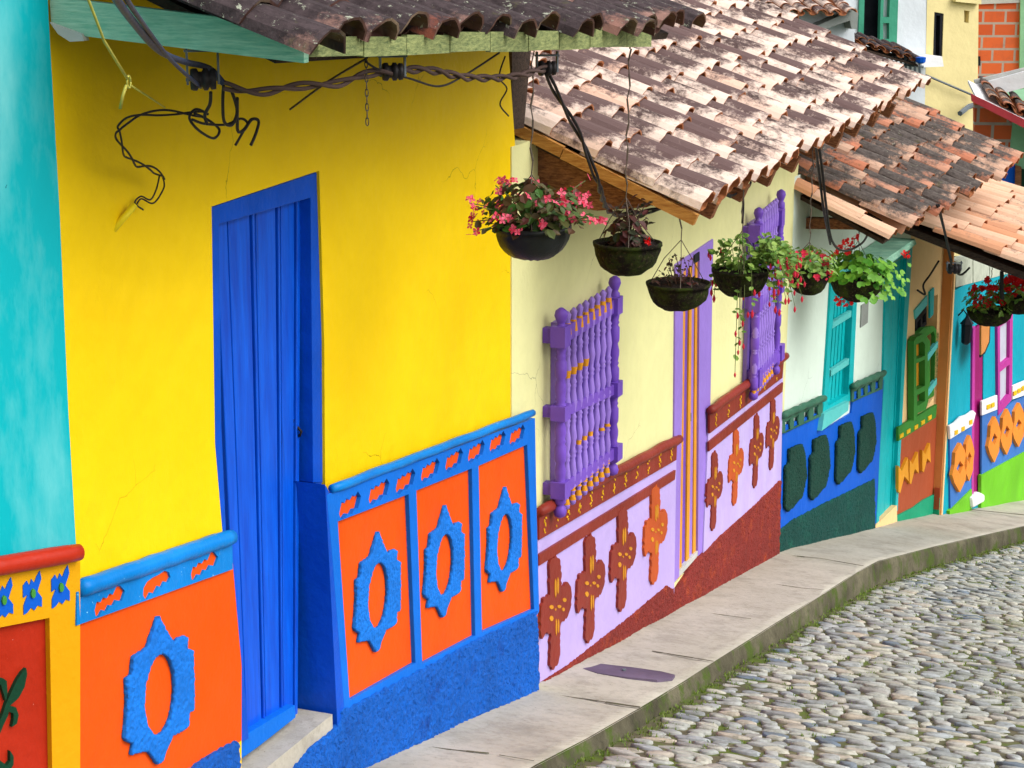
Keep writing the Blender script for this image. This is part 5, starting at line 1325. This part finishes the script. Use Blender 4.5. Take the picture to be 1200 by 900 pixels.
plate('side_wall', FBy, [(1089, -120), (1148, -120), (1144, 300), (1080, 300)], -3, 0, M['bgyellow'], By, holes=[[(1095, 14), (1106, 16), (1104, 76), (1093, 75)], [(1130, 12), (1136, 13), (1135, 27), (1130, 26)]])
plate('front_wall', FBw, [(860, -120), (1089, -120), (1080, 300), (860, 300)], -3, 0, M['bgwhite'], By, holes=[[(1011, -30), (1053, -30), (1050, 50), (1008, 46)]])
plate('cornice', FBy, [(1120, -3), (1150, 0), (1150, 5), (1120, 2)], 0, .12, M['bgyellow'], By)
w_ = plate('window', FBy, [(1094, 14), (1107, 16), (1105, 77), (1093, 76)], -.15, -.02, M['dark'], By, holes=[[(1097, 18), (1102, 18), (1101, 74), (1096, 73)]])
plate('pane', FBy, [(1095, 15), (1106, 17), (1104, 76), (1094, 75)], -.2, -.16, M['curtain'], w_)
plate('sill', FBy, [(1079, 72), (1104, 66), (1106, 78), (1081, 79)], .02, .5, M['plainwhite'], w_)
plate('window', FBy, [(1129.5, 11.5), (1136.5, 12.5), (1135.5, 27.5), (1129.5, 26.5)], -.3, -.2, M['dark'], By)
gw = plate('window', FBw, [(1008, -40), (1054, -40), (1051, 52), (1006, 48)], -.06, .04, M['bggreen'], By, holes=[[(1014, -30), (1033, -30), (1031, 46), (1012, 44)], [(1037, -30), (1044, -30), (1042, 20), (1035, 20)], [(1035, 27), (1042, 27), (1042, 46), (1035, 45)]])
plate('pane', FBw, [(1008, -40), (1034, -40), (1032, 50), (1008, 47)], -.5, -.3, M['dark'], gw)
plate('shutter', FBw, [(1034, -40), (1046, -40), (1043, 50), (1034, 48)], -.1, -.07, M['bgwhite'], gw)
# small tiled lean-to roof in front of the white wall
Lr = empty('small_roof', atdepth(1040, 60, 30), 'short dark tiled roof strip in front of the white far wall', 'roof')
FL = BF(atdepth(1000, 50, 31), .25)
def strip_roof(F, x0, y0, x1, y1, off, parent, mat, spacing=.3, v1=1.2, pitch=.35, rad=.1):
    a = F.sz(x0, y0, off); b = F.sz(x1, y1, off)
    def zE(s): return lerp(a[1], b[1], (s - a[0]) / (b[0] - a[0]))
    pt = mkroof(F, zE, off, pitch)
    d = roof_deck('deck', pt, a[0], b[0], 0, v1, M['beamdark'], parent); roof_tiles('roof_tiles', F, a[0], b[0], v1, pt, mat, parent, spacing=spacing, exposure=.4, rad=rad)
strip_roof(FL, 990, 52, 1076, 76, .3, Lr, M['tile_dark'], .20, .40, .2, .07)
lt = MB()
for k in range(9):
    x = 1034 + k * 5.4; a = FL.w(*FL.sz(x, 66, .2), .2); b = FL.w(*FL.sz(x + 1, 98, .2), .2); lt.tube([a, b], .02, 5)
for y in (76, 88): lt.tube([FL.w(*FL.sz(1030, y - 3, .2), .2), FL.w(*FL.sz(1082, y + 2, .2), .2)], .018, 5)
lt.build('lattice', M['metal'], Lr)
mb = MB(); mb.lathe(FL.w(*FL.sz(1079, 72, .4), .4), [(.04, -.03), (.07, -.01), (.08, .06), (.04, .07)], 10); o = mb.build('bucket', M['bluep'], None); tag(o, 'small blue plastic bucket by the white sill of the far yellow building', 'bucket')
mb = MB(); mb.tube([FBy.w(*FBy.sz(1085, 88, .1), .1), FBy.w(*FBy.sz(1141, 112, .1), .1)], .02, 5); mb.tube([FBy.w(*FBy.sz(1125, 133, .5), .5), FBy.w(*FBy.sz(1135, 125, .3), .3), FBy.w(*FBy.sz(1142, 123, .1), .1)], .05, 6)
o = mb.build('drain_spout', M['metal'], By)
# roofs between: pale ridge and grey gable
R1 = empty('far_gable_roof', atdepth(960, 20, 26), 'grey gabled tiled roof with orange ridge at the top of the picture', 'roof')
FR = BF(atdepth(960, 20, 26), .2)
plate('gable_wall', FR, [(905, 12), (1000, 8), (1002, 60), (905, 60)], -1.5, 0, M['bgwhite'], R1)
plate('gable_board', FR, [(958, 30), (1004, 10), (1006, 16), (1004, 34), (998, 34), (996, 24), (962, 36)], .0, .25, M['greyplaque'], R1)
def pR(s, v, h=0.0): return FR.w(s, FR.sz(940, 20)[1] + v * .2 + h, .4 - v)
roof_tiles('roof_tiles', FR, FR.sz(900, 20)[0], FR.sz(985, 20)[0], 1.6, pR, M['tile_cream'], R1, spacing=.2, exposure=.35, rad=.065)
# brick building
FBb = BF(atdepth(1150, 60, 38.5), .0)
Bb = empty('brick_building', FBb.w(1, -6), 'unplastered orange brick building at the top right', 'building')
mb = MB(); mb.plate(FBb, FBb.poly([(1146, 4), (1199, 2), (1196, 300), (1141, 300)]), -3, 0); mb.build('wall', M['brick'], Bb, origin=FBb.w(0, 0))
plate('concrete_cap', FBb, [(1144, -6), (1200, -8), (1200, 3), (1145, 5)], -3, .04, M['concrete_l'], Bb)
plate('column', FBb, [(1196, -10), (1230, -10), (1230, 300), (1192, 300)], -3, .06, M['mint'], Bb)
plate('vent_block', FBb, [(1145, 66), (1149, 66), (1149, 77), (1145, 77)], 0, .03, M['dark'], Bb)
# house with red fascia
FG = BF(atdepth(1170, 120, 29), -.1)
Gh = empty('red_eave_house', FG.w(1, -6), 'mint house with red fascia roof at the right edge above the pale tiles', 'house')
plate('brick_wall', FG, [(1142, 118), (1190, 140), (1184, 172), (1164, 300), (1142, 300)], -.2, -.02, M['brick'], Gh)
plate('wall', FG, [(1188, 130), (1320, 130), (1320, 300), (1180, 300), (1184, 170)], -3, 0, M['mint'], Gh)
plate('door', FG, [(1164, 178), (1190, 178), (1188, 260), (1160, 260)], -.3, .03, M['bluep'], Gh)
plate('post', FG, [(1190, 194), (1197, 196), (1196, 260), (1189, 260)], .0, .08, M['beam'], Gh)
plate('window', FG, [(1197, 198), (1230, 200), (1230, 260), (1196, 260)], -.1, .02, M['dkgreen'], Gh)
gr = plate('fascia_board', FG, [(1138, 110), (1200, 140), (1280, 176), (1280, 190), (1200, 150), (1139, 119)], .6, .68, M['redfascia'], Gh)
a_ = FG.sz(1139, 111, .6); b_ = FG.sz(1280, 178, .6)
def pG(s, v, h=0.0):
    z = lerp(a_[1], b_[1], (s - a_[0]) / (b_[0] - a_[0])); return FG.w(s, z + v * .12 + h, .62 - v)
roof_tiles('roof_tiles', FG, a_[0] + .3, b_[0], 1.0, pG, M['tile_mixed'], Gh, spacing=.22, exposure=.4, rad=.08)
mb = MB(); mb.add([pG(a_[0] + .05, 0, .01), pG(b_[0], 0, .01), pG(b_[0], 1.0, .01), pG(a_[0] + .05, 1.0, .01)] + [pG(a_[0] + .05, 0, -.03), pG(b_[0], 0, -.03), pG(b_[0], 1.0, -.03), pG(a_[0] + .05, 1.0, -.03)], [(0, 1, 2, 3), (7, 6, 5, 4), (0, 4, 5, 1), (1, 5, 6, 2), (2, 6, 7, 3), (3, 7, 4, 0)]); mb.build('roof_sheet', M['plainwhite'], Gh)
plate('ridge_flashing', FG, [(1142, 94), (1200, 80), (1250, 68), (1250, 86), (1200, 92), (1144, 104)], -.6, -.5, M['concrete_l'], Gh)
plate('white_sheet', FG, [(1142, 100), (1200, 84), (1250, 70), (1250, 90), (1200, 103), (1150, 116)], -.49, -.4, M['plainwhite'], Gh)

# ------------------------------------------------------------------ light
w = bpy.data.worlds.new('World'); scene.world = w; w.use_nodes = True
nt = w.node_tree; bg = nt.nodes['Background']; sky = nt.nodes.new('ShaderNodeTexSky'); sky.sky_type = 'NISHITA'; sky.sun_disc = False
SE, SA = math.radians(44), math.radians(116)     # elevation, azimuth measured from +Y clockwise
sky.sun_elevation = SE; sky.sun_rotation = SA; sky.air_density = 1.0; sky.dust_density = 4.0; sky.ozone_density = .6
hs = nt.nodes.new('ShaderNodeHueSaturation'); hs.inputs['Saturation'].default_value = .12
nt.links.new(sky.outputs[0], hs.inputs['Color']); nt.links.new(hs.outputs[0], bg.inputs['Color']); bg.inputs['Strength'].default_value = .15
sl = bpy.data.lights.new('sun', 'SUN'); sl.energy = 1.0; sl.angle = math.radians(50); sl.color = (1, .97, .92)
so = bpy.data.objects.new('sun', sl); COL.objects.link(so)
dvec = Vector((math.sin(SA) * math.cos(SE), math.cos(SA) * math.cos(SE), math.sin(SE)))
so.rotation_euler = dvec.to_track_quat('Z', 'Y').to_euler()
vs_ = scene.view_settings; vs_.view_transform = 'Standard'; vs_.look = 'None'; vs_.gamma = 1; vs_.exposure = .52
scene.render.engine = 'CYCLES'
